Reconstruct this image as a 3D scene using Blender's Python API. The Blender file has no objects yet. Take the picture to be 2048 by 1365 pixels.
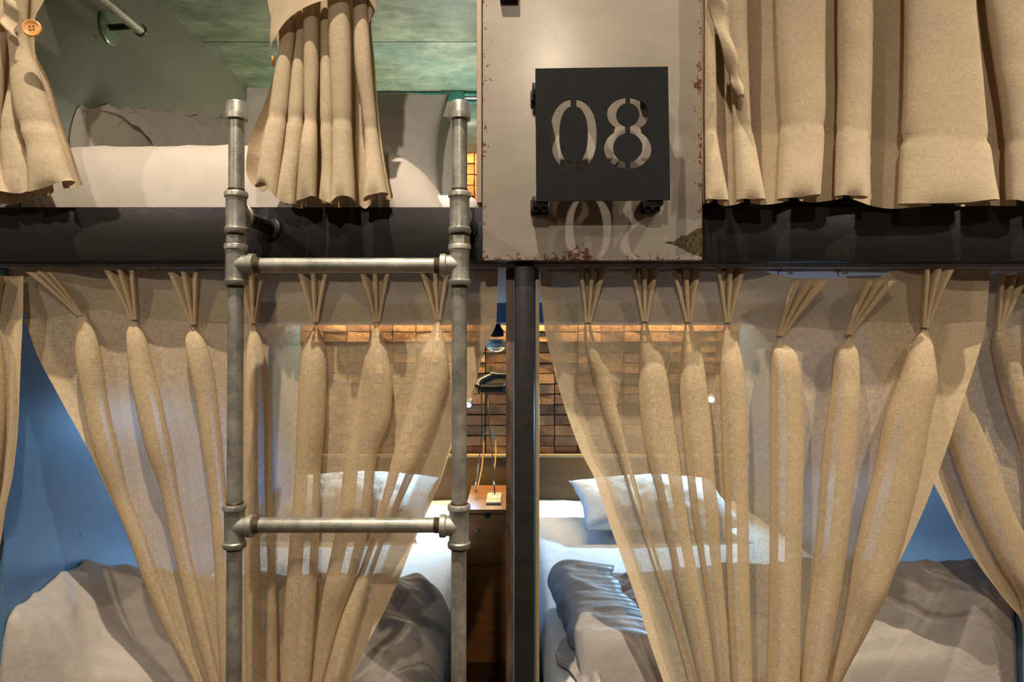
import bpy, bmesh, math, random
import numpy as np
from mathutils import Vector, Matrix, noise

S = bpy.context.scene
COL = S.collection
PI = math.pi
random.seed(8)

# ------------------------------------------------------------------ camera
D = 1.33            # camera distance to the front plane of the bunks (y = 0)
EZ = 1.30           # eye height
cam_d = bpy.data.cameras.new('camera'); cam = bpy.data.objects.new('camera', cam_d); COL.objects.link(cam)
cam.location = (0, -D, EZ); cam.rotation_euler = (PI/2, 0, 0)
cam_d.sensor_width = 36.0; cam_d.lens = 36.0*D/2.048; cam_d.clip_start = .02
S.camera = cam

# ------------------------------------------------------------------ world, exposure
S.view_settings.view_transform = 'Standard'; S.view_settings.look = 'None'
S.view_settings.gamma = 1.0; S.view_settings.use_curve_mapping = False
S.view_settings.exposure = 0.0
S.cycles.max_bounces = 8; S.cycles.transparent_max_bounces = 24; S.cycles.transmission_bounces = 6
S.cycles.use_denoising = True
S.cycles.sample_clamp_indirect = 4.0
W = bpy.data.worlds.new('world'); S.world = W; W.use_nodes = True
W.node_tree.nodes['Background'].inputs['Color'].default_value = (1.0, .90, .76, 1)
W.node_tree.nodes['Background'].inputs['Strength'].default_value = .15

# ------------------------------------------------------------------ lights
def light(kind, name, loc, energy, color, aim=None, size=.05, spot=None, blend=.5, sx=None, sy=None):
    d = bpy.data.lights.new(name, kind); d.energy = energy; d.color = color
    if kind in ('SPOT', 'POINT'): d.shadow_soft_size = size
    if kind == 'SPOT': d.spot_size = math.radians(spot); d.spot_blend = blend
    if kind == 'AREA':
        d.shape = 'RECTANGLE'; d.size = sx; d.size_y = sy
    o = bpy.data.objects.new(name, d); COL.objects.link(o); o.location = loc
    if aim is not None:
        o.rotation_euler = (Vector(aim)-Vector(loc)).to_track_quat('-Z', 'Y').to_euler()
    return o
WARM = (1.0, .87, .72)
COOL = (.30, .62, 1.0)
# corridor ceiling: a row of spots close to the bunks, a second row across the corridor
for nx_, e_ in ((-.36, 440), (1.60, 380)):
    light('SPOT', 'corridor_spot_near', (nx_, -1.0, EZ+2.60), e_, WARM, (nx_*.72-.06, -.05, EZ-.55), .018, 58, 1.0)
light('SPOT', 'corridor_spot_far', (-.15, -2.55, EZ+1.45), 96, WARM, (-.15, 0, EZ-.40), .03, 86, .6)
light('SPOT', 'corridor_spot_far', (-1.75, -1.3, EZ+1.2), 46, WARM, (-.5, 0, EZ-.55), .03, 58, .7)
light('SPOT', 'corridor_spot_far', (1.85, -1.3, EZ+1.2), 52, WARM, (.7, 0, EZ-.55), .03, 58, .7)
# lights inside the bunks; fixtures for the reading and pipe lamps come further down
light('SPOT', 'reading_light', (-.225, 1.80, EZ-.315), 95, COOL, (-.62, 1.45, EZ-.72), .012, 100, .9)
light('SPOT', 'reading_light', (.925, 1.82, EZ-.283), 108, COOL, (.48, 1.34, EZ-.75), .012, 104, .7)
light('SPOT', 'pipe_lamp_fill', (-.086, 1.84, EZ-.27), 7, (1.0, .74, .42), (-.10, 1.62, EZ-.68), .02, 140, .8)  # warm light added at the pipe lamp to brighten the nightstand
YEL = (1.0, .80, .42)
light('AREA', 'led_strip', (-.52, 1.957, EZ+.146), 14, YEL, (-.52, 1.965, EZ-.4), sx=.95, sy=.02)
light('AREA', 'led_strip', (.58, 1.957, EZ+.146), 14, YEL, (.58, 1.965, EZ-.4), sx=.95, sy=.02)
light('AREA', 'led_strip', (-.52, 1.88, EZ+.93), 8, (1.0, .72, .30), (-.52, 1.97, EZ+.6), sx=.95, sy=.02)
light('POINT', 'upper_bunk_fill', (-.22, 1.12, EZ+.62), 9, (.95, 1.0, .90), size=.06)  # added fill to lighten the upper bunk and its ceiling, no fixture
light('POINT', 'upper_bunk_fill', (-.78, 1.25, EZ+.55), 2.6, (1.0, .92, .55), size=.06)  # second added fill, yellowish, also without a fixture

# ------------------------------------------------------------------ node helpers
def lin(c):
    return tuple(((v/255)/12.92 if v/255 <= .04045 else ((v/255+.055)/1.055)**2.4) for v in c) + (1,)

class NT:
    def __init__(self, name):
        self.m = bpy.data.materials.new(name); self.m.use_nodes = True
        self.t = self.m.node_tree; self.n = self.t.nodes
        for x in list(self.n): self.n.remove(x)
        self.out = self.n.new('ShaderNodeOutputMaterial')
    def add(self, kind, ins=None, **kw):
        nd = self.n.new('ShaderNode'+kind)
        for k, v in kw.items(): setattr(nd, k, v)
        for k, v in (ins or {}).items(): self.set(nd.inputs[k], v)
        return nd
    def set(self, sock, v):
        if isinstance(v, bpy.types.NodeSocket): self.t.links.new(v, sock)
        elif isinstance(v, bpy.types.Node): self.t.links.new(v.outputs[0], sock)
        else: sock.default_value = v
    def math(self, op, a, b=None, c=None, clamp=False):
        nd = self.add('Math', operation=op, use_clamp=clamp)
        self.set(nd.inputs[0], a)
        if b is not None: self.set(nd.inputs[1], b)
        if c is not None: self.set(nd.inputs[2], c)
        return nd.outputs[0]
    def coords(self, which='Object', scale=(1,1,1), rot=(0,0,0), loc=(0,0,0)):
        tc = self.add('TexCoord')
        return self.add('Mapping', {'Vector': tc.outputs[which], 'Scale': scale, 'Rotation': rot, 'Location': loc}).outputs[0]
    def noise(self, vec, scale, detail=4, rough=.55, dist=0):
        return self.add('TexNoise', {'Vector': vec, 'Scale': scale, 'Detail': detail, 'Roughness': rough, 'Distortion': dist}).outputs[0]
    def ramp(self, fac, stops):
        nd = self.add('ValToRGB', {'Fac': fac}); e = nd.color_ramp.elements
        while len(e) < len(stops): e.new(.5)
        for k, (p, c) in enumerate(stops):
            e[k].position = p; e[k].color = c if len(c) == 4 else tuple(c)+(1,)
        return nd.outputs[0]
    def step(self, v, a, b):
        nd = self.add('MapRange', {'Value': v, 'From Min': a, 'From Max': b}); nd.interpolation_type = 'SMOOTHSTEP'
        return nd.outputs[0]
    def mix(self, f, a, b, blend='MIX'):
        nd = self.add('Mix', data_type='RGBA', blend_type=blend)
        self.set(nd.inputs[0], f); self.set(nd.inputs[6], a); self.set(nd.inputs[7], b)
        return nd.outputs[2]
    def bump(self, h, strength=.3, dist=.002):
        return self.add('Bump', {'Height': h, 'Strength': strength, 'Distance': dist}).outputs[0]
    def princ(self, col, rough=.5, metal=0.0, normal=None, spec=None, emis=None, es=0, coat=None):
        p = self.add('BsdfPrincipled', {'Base Color': col, 'Roughness': rough, 'Metallic': metal})
        if normal is not None: self.set(p.inputs['Normal'], normal)
        if spec is not None: self.set(p.inputs['Specular IOR Level'], spec)
        if coat is not None: self.set(p.inputs['Coat Weight'], coat)
        if emis is not None:
            self.set(p.inputs['Emission Color'], emis); self.set(p.inputs['Emission Strength'], es)
        self.t.links.new(p.outputs[0], self.out.inputs[0])
        return self.m

def m_plain(name, rgb, rough=.5, metal=0.0, var=.06, scale=30, spec=None):
    n = NT(name); v = n.coords()
    f = n.noise(v, scale)
    c = lin(rgb)
    lo = tuple(x*(1-var*2) for x in c[:3])+(1,); hi = tuple(min(1, x*(1+var*2)) for x in c[:3])+(1,)
    return n.princ(n.ramp(f, [(.3, lo), (.7, hi)]), rough, metal, n.bump(f, .15, .001), spec)

# cloth: linen gauze, one layer lets part of the light through
def m_linen(name, rgb, through, hem_through):
    n = NT(name)
    tc = n.add('TexCoord'); uv = tc.outputs['UV']
    a = n.noise(n.add('Mapping', {'Vector': uv, 'Scale': (700, 75, 1)}).outputs[0], 1.0, 2, .6)
    b = n.noise(n.add('Mapping', {'Vector': uv, 'Scale': (75, 700, 1)}).outputs[0], 1.0, 2, .6)
    s = n.noise(n.add('Mapping', {'Vector': uv, 'Scale': (14, 160, 1)}).outputs[0], 1.0, 3, .7)
    wv = n.math('ADD', n.math('MULTIPLY', a, .5), n.math('MULTIPLY', b, .5))
    hem = n.add('Attribute', attribute_name='hem').outputs['Fac']
    c = lin(rgb)
    dark = tuple(x*.74 for x in c[:3])+(1,); lite = tuple(min(1, x*1.16) for x in c[:3])+(1,)
    col = n.ramp(n.math('ADD', n.math('MULTIPLY', wv, .8), n.math('MULTIPLY', s, .2)), [(.33, dark), (.66, lite)])
    nor = n.bump(wv, .45, .0010)
    dif = n.add('BsdfDiffuse', {'Color': col, 'Normal': nor})
    tra = n.add('BsdfTranslucent', {'Color': n.mix(.35, col, lin((222, 190, 140)), 'MULTIPLY'), 'Normal': nor})
    tm = n.math('SUBTRACT', .26, n.math('MULTIPLY', hem, .14))
    body = n.add('MixShader', {0: tm, 1: dif.outputs[0], 2: tra.outputs[0]})
    tr = n.add('BsdfTransparent', {'Color': (1, .96, .88, 1)})
    base = n.math('ADD', through, n.math('MULTIPLY', hem, hem_through-through))
    holes = n.step(wv, .60, .40)
    f = n.math('MULTIPLY', base, n.math('ADD', .62, n.math('MULTIPLY', holes, .76)), clamp=True)
    mx = n.add('MixShader', {0: f, 1: body.outputs[0], 2: tr.outputs[0]})
    n.t.links.new(mx.outputs[0], n.out.inputs[0])
    return n.m

M = {}
M['linen'] = m_linen('linen_gauze', (220, 197, 160), .26, .06)
M['linen_dense'] = m_linen('linen_dense', (209, 188, 156), .05, .01)
M['linen_back'] = m_linen('linen_header', (198, 178, 146), .10, .03)
M['thread'] = m_plain('stitching', (150, 126, 92), .9)

def m_sheet(name, rgb, stripes=True, bs=.35):
    n = NT(name); v = n.coords()
    a = n.noise(v, 14, 5, .6, .4); b = n.noise(v, 55, 3, .6)
    c = lin(rgb); lo = tuple(x*.93 for x in c[:3])+(1,)
    col = n.ramp(a, [(.35, lo), (.65, c)])
    r = .75
    if stripes:
        w = n.add('TexWave', {'Vector': n.coords(), 'Scale': 10.0}, wave_type='BANDS', bands_direction='Y', wave_profile='SIN')
        st = n.step(w.outputs['Fac'], .45, .55)
        col = n.mix(n.math('MULTIPLY', st, .07), col, (.2, .18, .16, 1))
        r = n.math('ADD', .55, n.math('MULTIPLY', st, .3))
    return n.princ(col, r, 0, n.bump(n.math('ADD', a, n.math('MULTIPLY', b, .25)), bs, .012), .25)
M['sheet'] = m_sheet('white_cotton', (232, 226, 216), False)
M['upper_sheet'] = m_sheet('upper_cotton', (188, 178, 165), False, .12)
M['duvet'] = m_sheet('striped_sateen', (176, 165, 153), True)
M['pillow'] = m_sheet('pillow_cotton', (236, 232, 224), False)

def m_galv():
    n = NT('galvanised_pipe'); v = n.coords()
    a = n.noise(v, 26, 5, .65); b = n.noise(v, 240, 3, .6); g = n.noise(n.coords(scale=(1, 1, .12)), 60, 3, .6)
    col = n.ramp(a, [(.25, lin((118, 116, 106))), (.5, lin((152, 150, 138))), (.75, lin((182, 178, 162)))])
    col = n.mix(n.math('MULTIPLY', n.step(b, .62, .72), .55), col, lin((70, 66, 56)))
    col = n.mix(n.math('MULTIPLY', n.step(g, .62, .74), .45), col, lin((96, 96, 84)))
    return n.princ(col, n.ramp(a, [(.3, (.36,)*3), (.7, (.52,)*3)]), .55, n.bump(n.math('ADD', n.math('MULTIPLY', a, .5), b), .25, .0008), .5)
M['galv'] = m_galv()
M['rust'] = m_plain('rusty_thread', (92, 78, 58), .55, .5, .25, 140)

def m_panel():
    n = NT('worn_painted_board'); tc = n.add('TexCoord'); o = tc.outputs['Object']
    sep = n.add('SeparateXYZ', {'Vector': o}); x, z = sep.outputs[0], sep.outputs[2]
    cloud = n.noise(n.coords(scale=(2.2, 2.2, 5)), 2.5, 4, .6)
    col = n.ramp(cloud, [(.3, lin((156, 145, 131))), (.7, lin((174, 163, 148)))])
    chip = n.noise(o, 95, 6, .72); spots = n.noise(o, 10, 2, .5)
    # wear creeping in from the edges of the board: local x in [0,.4334], z in [0,..]
    ex = n.math('MINIMUM', x, n.math('SUBTRACT', .4334, x)); ed = n.math('MINIMUM', ex, z)
    near = n.math('SUBTRACT', 1.0, n.step(ed, 0.0, .030))
    wear = n.math('ADD', n.math('ADD', n.math('MULTIPLY', near, .17), chip), n.math('MULTIPLY', n.math('SUBTRACT', spots, .5), .30))
    for cx, cz, rr in ((.044, .401, .026), (.418, .345, .020), (.414, .300, .016), (.395, .455, .012), (.036, .30, .012), (.20, .022, .05)):
        dd = n.add('VectorMath', {0: o, 1: (cx, -.02, cz)}, operation='DISTANCE').outputs['Value']
        wear = n.math('ADD', wear, n.math('MULTIPLY', n.math('SUBTRACT', 1.0, n.step(dd, 0.0, rr)), .17))
    mask = n.step(wear, .70, .76)
    col = n.mix(mask, col, n.ramp(chip, [(.4, lin((60, 40, 26))), (.8, lin((140, 76, 48)))]))
    # torn corner
    tri = n.math('SUBTRACT', n.math('SUBTRACT', .030, n.math('ABSOLUTE', n.math('SUBTRACT', z, .034))), n.math('MULTIPLY', n.math('SUBTRACT', .4334, x), .42))
    tri = n.math('ADD', tri, n.math('MULTIPLY', n.math('SUBTRACT', n.noise(o, 60, 4, .6), .5), .016))
    tm = n.step(tri, -.0005, .0008)
    col = n.mix(tm, col, n.ramp(n.noise(o, 150, 4, .6), [(.35, lin((46, 38, 26))), (.7, lin((130, 112, 80)))]))
    h = n.math('SUBTRACT', n.math('MULTIPLY', n.noise(o, 24, 4, .5), .3), n.math('ADD', mask, tm))
    return n.princ(col, n.math('ADD', .34, n.math('MULTIPLY', mask, .4)), .1, n.bump(h, .35, .0015), .5)
M['panel'] = m_panel()
M['blackmetal'] = m_plain('black_powder_coat', (26, 25, 23), .6, .0, .08, 60, .12)
def m_beam():
    n = NT('blackened_steel'); v = n.coords(scale=(1, 3, 6))
    a = n.noise(v, 5, 5, .6); s = n.noise(n.coords(scale=(1, 1, 14)), 40, 2, .5)
    col = n.ramp(a, [(.3, lin((30, 28, 26))), (.7, lin((40, 37, 34)))])
    return n.princ(col, n.ramp(s, [(.3, (.36,)*3), (.7, (.5,)*3)]), .0, n.bump(s, .08, .0005), .22)
M['beam'] = m_beam()

def m_wall(name, rgb, spot_rgb, rough, dens=.70):
    n = NT(name); v = n.coords()
    a = n.noise(v, 3, 5, .6); s = n.noise(v, 48, 5, .7); big = n.noise(v, 4.5, 2, .5)
    c = lin(rgb); lo = tuple(x*.86 for x in c[:3])+(1,)
    col = n.ramp(a, [(.3, lo), (.7, c)])
    mk = n.step(n.math('ADD', s, n.math('MULTIPLY', n.math('SUBTRACT', big, .5), .55)), dens, dens+.05)
    col = n.mix(n.math('MULTIPLY', mk, .75), col, lin(spot_rgb))
    return n.princ(col, rough, .15, n.bump(a, .1, .003), .6)
M['wall_low'] = m_wall('blue_grey_metal_sheet', (96, 136, 172), (36, 46, 60), .30, .74)
M['wall_up'] = m_wall('green_grey_metal_sheet', (122, 120, 106), (44, 46, 36), .38, .72)
def m_patina():
    n = NT('green_patina_board'); v = n.coords(scale=(1, 1.6, 1))
    a = n.noise(v, 7, 8, .72, .15); b = n.noise(v, 26, 6, .75); k = n.noise(v, 2.2, 3, .5)
    col = n.ramp(a, [(.28, lin((72, 84, 70))), (.45, lin((106, 120, 104))), (.6, lin((136, 148, 132))), (.78, lin((170, 180, 168)))])
    col = n.mix(n.math('MULTIPLY', n.step(k, .45, .65), .38), col, lin((98, 136, 132)))
    col = n.mix(n.math('MULTIPLY', n.step(b, .55, .72), .5), col, lin((52, 64, 48)))
    return n.princ(col, .55, .1, n.bump(n.math('ADD', a, n.math('MULTIPLY', b, .5)), .3, .004), .4)
M['patina'] = m_patina()
M['plaster'] = m_plain('rough_white_plaster', (196, 196, 204), .8, 0, .06, 60)
M['teal'] = m_plain('teal_metal', (58, 112, 104), .35, .4, .15, 20)

def m_wood(name, a_rgb, b_rgb, axis_scale, rough=.45):
    n = NT(name); v = n.coords(scale=axis_scale)
    g = n.noise(v, 6, 6, .65, .8); f = n.noise(v, 40, 3, .6)
    col = n.ramp(n.math('ADD', n.math('MULTIPLY', g, .75), n.math('MULTIPLY', f, .25)), [(.3, lin(a_rgb)), (.7, lin(b_rgb))])
    return n.princ(col, rough, 0, n.bump(f, .12, .001), .4)
M['wood'] = m_wood('orange_brown_wood', (136, 86, 42), (178, 118, 62), (1, 1, 5))
M['head'] = m_wood('dark_headboard_wood', (92, 66, 34), (124, 90, 50), (1, 1, 6))
M['pale_wood'] = m_wood('pale_plywood_edge', (164, 138, 96), (192, 166, 120), (4, 4, .6))
M['pink_wood'] = m_wood('greyed_board_edge', (178, 152, 134), (196, 172, 152), (6, 6, .5))
M['dark_wood'] = m_wood('worn_brown_edge', (58, 42, 32), (120, 92, 68), (9, 9, 3), .6)
M['floor'] = m_wood('dark_wood_floor', (66, 40, 24), (96, 60, 36), (1, 6, 1))
def m_brick():
    n = NT('rough_brown_brick'); v = n.coords()
    a = n.noise(v, 9, 3, .6); b = n.noise(v, 60, 5, .7); per = n.add('Attribute', attribute_name='tone').outputs['Fac']
    col = n.ramp(n.math('ADD', n.math('MULTIPLY', per, .28), n.math('MULTIPLY', a, .72)), [(.25, lin((108, 70, 46))), (.5, lin((148, 104, 70))), (.75, lin((178, 134, 92)))])
    col = n.mix(n.math('MULTIPLY', n.step(b, .56, .68), .5), col, lin((78, 52, 36)))
    return n.princ(col, .75, 0, n.bump(n.math('ADD', a, b), .6, .006), .3)
M['brick'] = m_brick()
M['mortar'] = m_plain('dark_joint', (38, 28, 22), .9)
M['corr'] = m_plain('corridor_wall_paint', (120, 108, 92), .8)
M['black'] = m_plain('black_plastic', (20, 20, 22), .35)
M['zinc'] = m_plain('zinc_wire', (120, 122, 124), .35, .8)
M['white_plastic'] = m_plain('cream_plastic', (222, 222, 196), .4)
M['grey_plastic'] = m_plain('grey_slot', (110, 112, 96), .5)
M['orange_cord'] = m_plain('orange_cord', (206, 146, 70), .5)
M['button'] = m_wood('button_wood', (196, 128, 60), (222, 158, 86), (30, 6, 6), .35)
M['alu'] = m_plain('white_aluminium', (176, 180, 188), .4, .3)
def m_emit(name, rgb, s):
    n = NT(name); e = n.add('Emission', {'Color': lin(rgb), 'Strength': s}); n.t.links.new(e.outputs[0], n.out.inputs[0]); return n.m
M['led'] = m_emit('lit_led_lens', (200, 226, 255), 14)
def m_glass():
    n = NT('blue_glass'); p = n.add('BsdfPrincipled', {'Base Color': (.55, .72, .9, 1), 'Roughness': .08, 'Transmission Weight': .85, 'IOR': 1.45})
    n.t.links.new(p.outputs[0], n.out.inputs[0]); return n.m
M['glass'] = m_glass()
M['acrylic'] = m_plain('clear_green_flange', (120, 140, 116), .2, .3)

# ------------------------------------------------------------------ object helpers
def P(px, py, y):
    """World point that stands at distance y behind the front plane, from its measured place at that distance."""
    r = (D+y)/D
    return Vector(((px-1024)/1000*r, y, EZ+(682.5-py)/1000*r))

def link(name, me, mats, parent=None, smooth=True):
    if smooth:
        me.polygons.foreach_set('use_smooth', [True]*len(me.polygons))
    o = bpy.data.objects.new(name, me); COL.objects.link(o)
    for m in (mats if isinstance(mats, (list, tuple)) else [mats]): me.materials.append(M[m] if isinstance(m, str) else m)
    if parent is not None: o.parent = parent
    return o
def from_bm(name, bm, mats, parent=None, smooth=True, sharp=35):
    bmesh.ops.recalc_face_normals(bm, faces=bm.faces[:])
    me = bpy.data.meshes.new(name); bm.to_mesh(me); bm.free()
    o = link(name, me, mats, parent, smooth)
    if smooth and sharp: me.set_sharp_from_angle(angle=math.radians(sharp))
    return o
def tag(o, label=None, cat=None, group=None, kind=None):
    if label: o['label'] = label
    if cat: o['category'] = cat
    if group: o['group'] = group
    if kind: o['kind'] = kind
    return o
def empty(name, loc, label=None, cat=None, group=None):
    o = bpy.data.objects.new(name, None); COL.objects.link(o); o.location = loc; o.empty_display_size = .02
    return tag(o, label, cat, group)
def keep(o, parent):
    """Parent o and keep world place (parents only carry a translation)."""
    o.parent = parent; o.matrix_parent_inverse = Matrix.Translation(-Vector(parent.location)); return o

def sub(o, part):
    """a piece of a part: the part already stands at its world place"""
    o.parent = part; return o

def box(bm, a, b, bevel=0, seg=2):
    a, b = Vector(a), Vector(b)
    r = bmesh.ops.create_cube(bm, size=1)
    vs = r['verts']
    for v in vs:
        v.co = Vector(((a.x+b.x)/2+v.co.x*(b.x-a.x), (a.y+b.y)/2+v.co.y*(b.y-a.y), (a.z+b.z)/2+v.co.z*(b.z-a.z)))
    if bevel:
        es = list({e for v in vs for e in v.link_edges})
        bmesh.ops.bevel(bm, geom=es, offset=bevel, segments=seg, affect='EDGES', profile=.5)
def tube(bm, pts, rad, n=16, caps=True, mat=0):
    pts = [Vector(p) for p in pts]
    rads = rad if isinstance(rad, (list, tuple)) else [rad]*len(pts)
    rings = []; up = None
    for i, p in enumerate(pts):
        t = (pts[min(i+1, len(pts)-1)]-pts[max(i-1, 0)])
        if t.length < 1e-9: t = Vector((0, 0, 1))
        t.normalize()
        if up is None: up = Vector((0, 0, 1)) if abs(t.z) < .9 else Vector((0, 1, 0))
        s = t.cross(up).normalized(); up = s.cross(t).normalized()
        rings.append([bm.verts.new(p+(s*math.cos(2*PI*k/n)+up*math.sin(2*PI*k/n))*rads[i]) for k in range(n)])
    for a, b in zip(rings, rings[1:]):
        for k in range(n):
            f = bm.faces.new((a[k], a[(k+1) % n], b[(k+1) % n], b[k])); f.material_index = mat
    if caps:
        bm.faces.new(rings[0][::-1]).material_index = mat; bm.faces.new(rings[-1]).material_index = mat
def lathe(bm, base, axis, prof, n=24, mat=0):
    """prof = [(distance along axis, radius)]"""
    base = Vector(base); axis = Vector(axis).normalized()
    tube(bm, [base+axis*h for h, r in prof], [r for h, r in prof], n, True, mat) if False else None
    up = Vector((0, 0, 1)) if abs(axis.z) < .9 else Vector((0, 1, 0))
    s = axis.cross(up).normalized(); u = s.cross(axis).normalized()
    rings = [[bm.verts.new(base+axis*h+(s*math.cos(2*PI*k/n)+u*math.sin(2*PI*k/n))*max(r, 1e-5)) for k in range(n)] for h, r in prof]
    for a, b in zip(rings, rings[1:]):
        for k in range(n): bm.faces.new((a[k], a[(k+1) % n], b[(k+1) % n], b[k])).material_index = mat
    bm.faces.new(rings[0][::-1]).material_index = mat; bm.faces.new(rings[-1]).material_index = mat
def boxobj(name, a, b, mat, parent=None, bevel=.002, kind=None):
    bm = bmesh.new(); c = (Vector(a)+Vector(b))/2
    box(bm, a, b, bevel)
    o = from_bm(name, bm, mat, None)
    if parent is not None: keep(o, parent)
    return tag(o, kind=kind)
def grid_mesh(name, nx, ny, f, mat, parent=None, uvs=None, hem=None):
    vs = []; uv = []
    for j in range(ny+1):
        for i in range(nx+1):
            vs.append(tuple(f(i/nx, j/ny)))
    fs = [(j*(nx+1)+i, j*(nx+1)+i+1, (j+1)*(nx+1)+i+1, (j+1)*(nx+1)+i) for j in range(ny) for i in range(nx)]
    me = bpy.data.meshes.new(name); me.from_pydata(vs, [], fs); me.update()
    if uvs is not None:
        l = me.uv_layers.new(name='UVMap')
        for lp in me.loops:
            k = lp.vertex_index; l.data[lp.index].uv = uvs(k % (nx+1)/nx, (k//(nx+1))/ny)
    if hem is not None:
        at = me.attributes.new('hem', 'FLOAT', 'POINT')
        for k in range(len(vs)): at.data[k].value = hem(k % (nx+1)/nx, (k//(nx+1))/ny) if callable(hem) else hem
    o = link(name, me, mat, None)
    if parent is not None: keep(o, parent)
    return o

def pchip(pts):
    """Monotone cubic through (t, value) points, linear beyond the ends."""
    pts = sorted(pts); xs = np.array([p[0] for p in pts], float); ys = np.array([p[1] for p in pts], float)
    h = np.diff(xs); d = np.diff(ys)/h; m = np.zeros(len(xs))
    if len(xs) == 2: m[:] = d[0]
    else:
        for i in range(1, len(xs)-1):
            m[i] = 0 if d[i-1]*d[i] <= 0 else (h[i-1]+h[i])*3/((2*h[i]+h[i-1])/d[i-1]+(h[i]+2*h[i-1])/d[i])
        m[0] = d[0]; m[-1] = d[-1]
    def f(t):
        if t <= xs[0]: return float(ys[0]+m[0]*(t-xs[0]))
        if t >= xs[-1]: return float(ys[-1]+m[-1]*(t-xs[-1]))
        i = int(np.searchsorted(xs, t)-1); i = max(0, min(i, len(h)-1)); s = (t-xs[i])/h[i]
        return float((1+2*s)*(1-s)**2*ys[i]+s*(1-s)**2*h[i]*m[i]+s*s*(3-2*s)*ys[i+1]+s*s*(s-1)*h[i]*m[i+1])
    return f
def along(pts): return pchip([(y, x) for x, y in pts])     # x as a function of height
def lerp(a, b, t): return a+(b-a)*t
def sm(t): t = max(0, min(1, t)); return t*t*(3-2*t)

# ------------------------------------------------------------------ pleated cloth
def cloth_body(name, y0, rows, left, right, folds, mat, parent, top=None, bottom=None, sag=9, bmax=44, bf=.8, dent_top=True,
               dent_bot=False, stitch=None, hem_l=34, hem_r=34, hem_bot=None, seed=0, wob=1.6, flat=None, edge_back=0, fade=60):
    """A curtain: tube folds hanging forward of a flat sheet. Measures are millimetres on the plane y = y0."""
    r0 = (D+y0)/D
    NF, NP = 21, 9
    def row_cols(p):
        cols = []                                # (x, forward depth, hem)
        xs = [(f['Lf'](p), f['Rf'](p)) for f in folds]
        necks = []
        pf = []
        for i, f in enumerate(folds):
            a, b = xs[i]; w = max(b-a, 5); c = (a+b)/2
            if stitch: w *= 1-.07*math.exp(-((p-stitch(c))/9)**2)
            bb = min(max(w*f.get('bf', bf), 6), f.get('bmax', bmax)); off = f.get('off', 0)
            pts = []
            for k in range(NF):
                th = math.radians(260-340*k/(NF-1))
                q = 1.0
                if dent_top: q -= .55*math.exp(-((math.degrees(th)-f.get('da', 95))/26)**2)*math.exp(-abs(p-f['pinch'][1])/34.)
                if dent_bot: q -= .5*math.exp(-((math.degrees(th)-f.get('da', 95))/30)**2)*math.exp(-(rows[-1]-p)/16.)
                cx, sx = math.cos(th), math.sin(th)
                px_ = c+w/2*math.copysign(abs(cx)**.85, cx)
                dp = off+bb*.5+bb*.5*sx*(q if sx > 0 else 1)
                pts.append((px_+f.get('skew', 0)*dp, dp, .62))
            pf.append(pts)
        n0 = left(p); n1 = right(p)
        prev = (n0, edge_back, 0)
        for i in range(len(folds)+1):
            nxt = pf[i][0] if i < len(folds) else (n1, edge_back, 0)
            for k in range(NP):
                t = k/NP if i == 0 else (k+1)/(NP+1)
                x = lerp(prev[0], nxt[0], t); d = lerp(prev[1], nxt[1], t)-sag*math.sin(PI*t)*(1 if i % 2 else .7)
                cols.append((x, d, 0.0))
            if i < len(folds):
                cols += pf[i]; prev = pf[i][-1]
        cols.append((n1, edge_back, 0.0))
        return cols
    vs, hem = [], []
    base = row_cols(rows[len(rows)//2]); u = [0]
    for a, b in zip(base, base[1:]): u.append(u[-1]+math.hypot(a[0]-b[0], a[1]-b[1])/1000+.0008)
    for j, p in enumerate(rows):
        cs = row_cols(p); lx, rx = left(p), right(p)
        for i, (x, d, h) in enumerate(cs):
            py = p
            if top is not None: py += (top(x)-rows[0])*math.exp(-(p-rows[0])/60.)
            if bottom is not None: py += (bottom(x)-rows[-1])*math.exp(-(rows[-1]-p)/fade)
            nz = noise.noise(Vector((u[i]*9+seed, p*.006, seed*1.7)))*wob*1.6+noise.noise(Vector((u[i]*30+seed, p*.018, 3.1)))*wob*.6
            d2 = d+nz*min(1, abs(p-rows[0])/30+.15)
            y = y0-d2/1000
            v = P(x, py, y0); v.y = y
            vs.append(tuple(v))
            hh = 0.0
            if hem_l and i < 7: hh = max(hh, 1-sm((x-lx-hem_l*.75)/(hem_l*.1+1)))
            if hem_r and i >= len(cs)-7: hh = max(hh, 1-sm((rx-x-hem_r*.75)/(hem_r*.1+1)))
            if hem_bot is not None: hh = max(hh, sm((py-hem_bot(x))/3+.5))
            hem.append(hh)
    nx = len(base); fs = [(j*nx+i, j*nx+i+1, (j+1)*nx+i+1, (j+1)*nx+i) for j in range(len(rows)-1) for i in range(nx-1)]
    me = bpy.data.meshes.new(name); me.from_pydata(vs, [], fs); me.update()
    l = me.uv_layers.new(name='UVMap')
    for lp in me.loops:
        k = lp.vertex_index; l.data[lp.index].uv = (u[k % nx], rows[k//nx]/1000)
    at = me.attributes.new('hem', 'FLOAT', 'POINT'); at.data.foreach_set('value', hem)
    o = link(name, me, mat, None); keep(o, parent)
    return o

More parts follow.
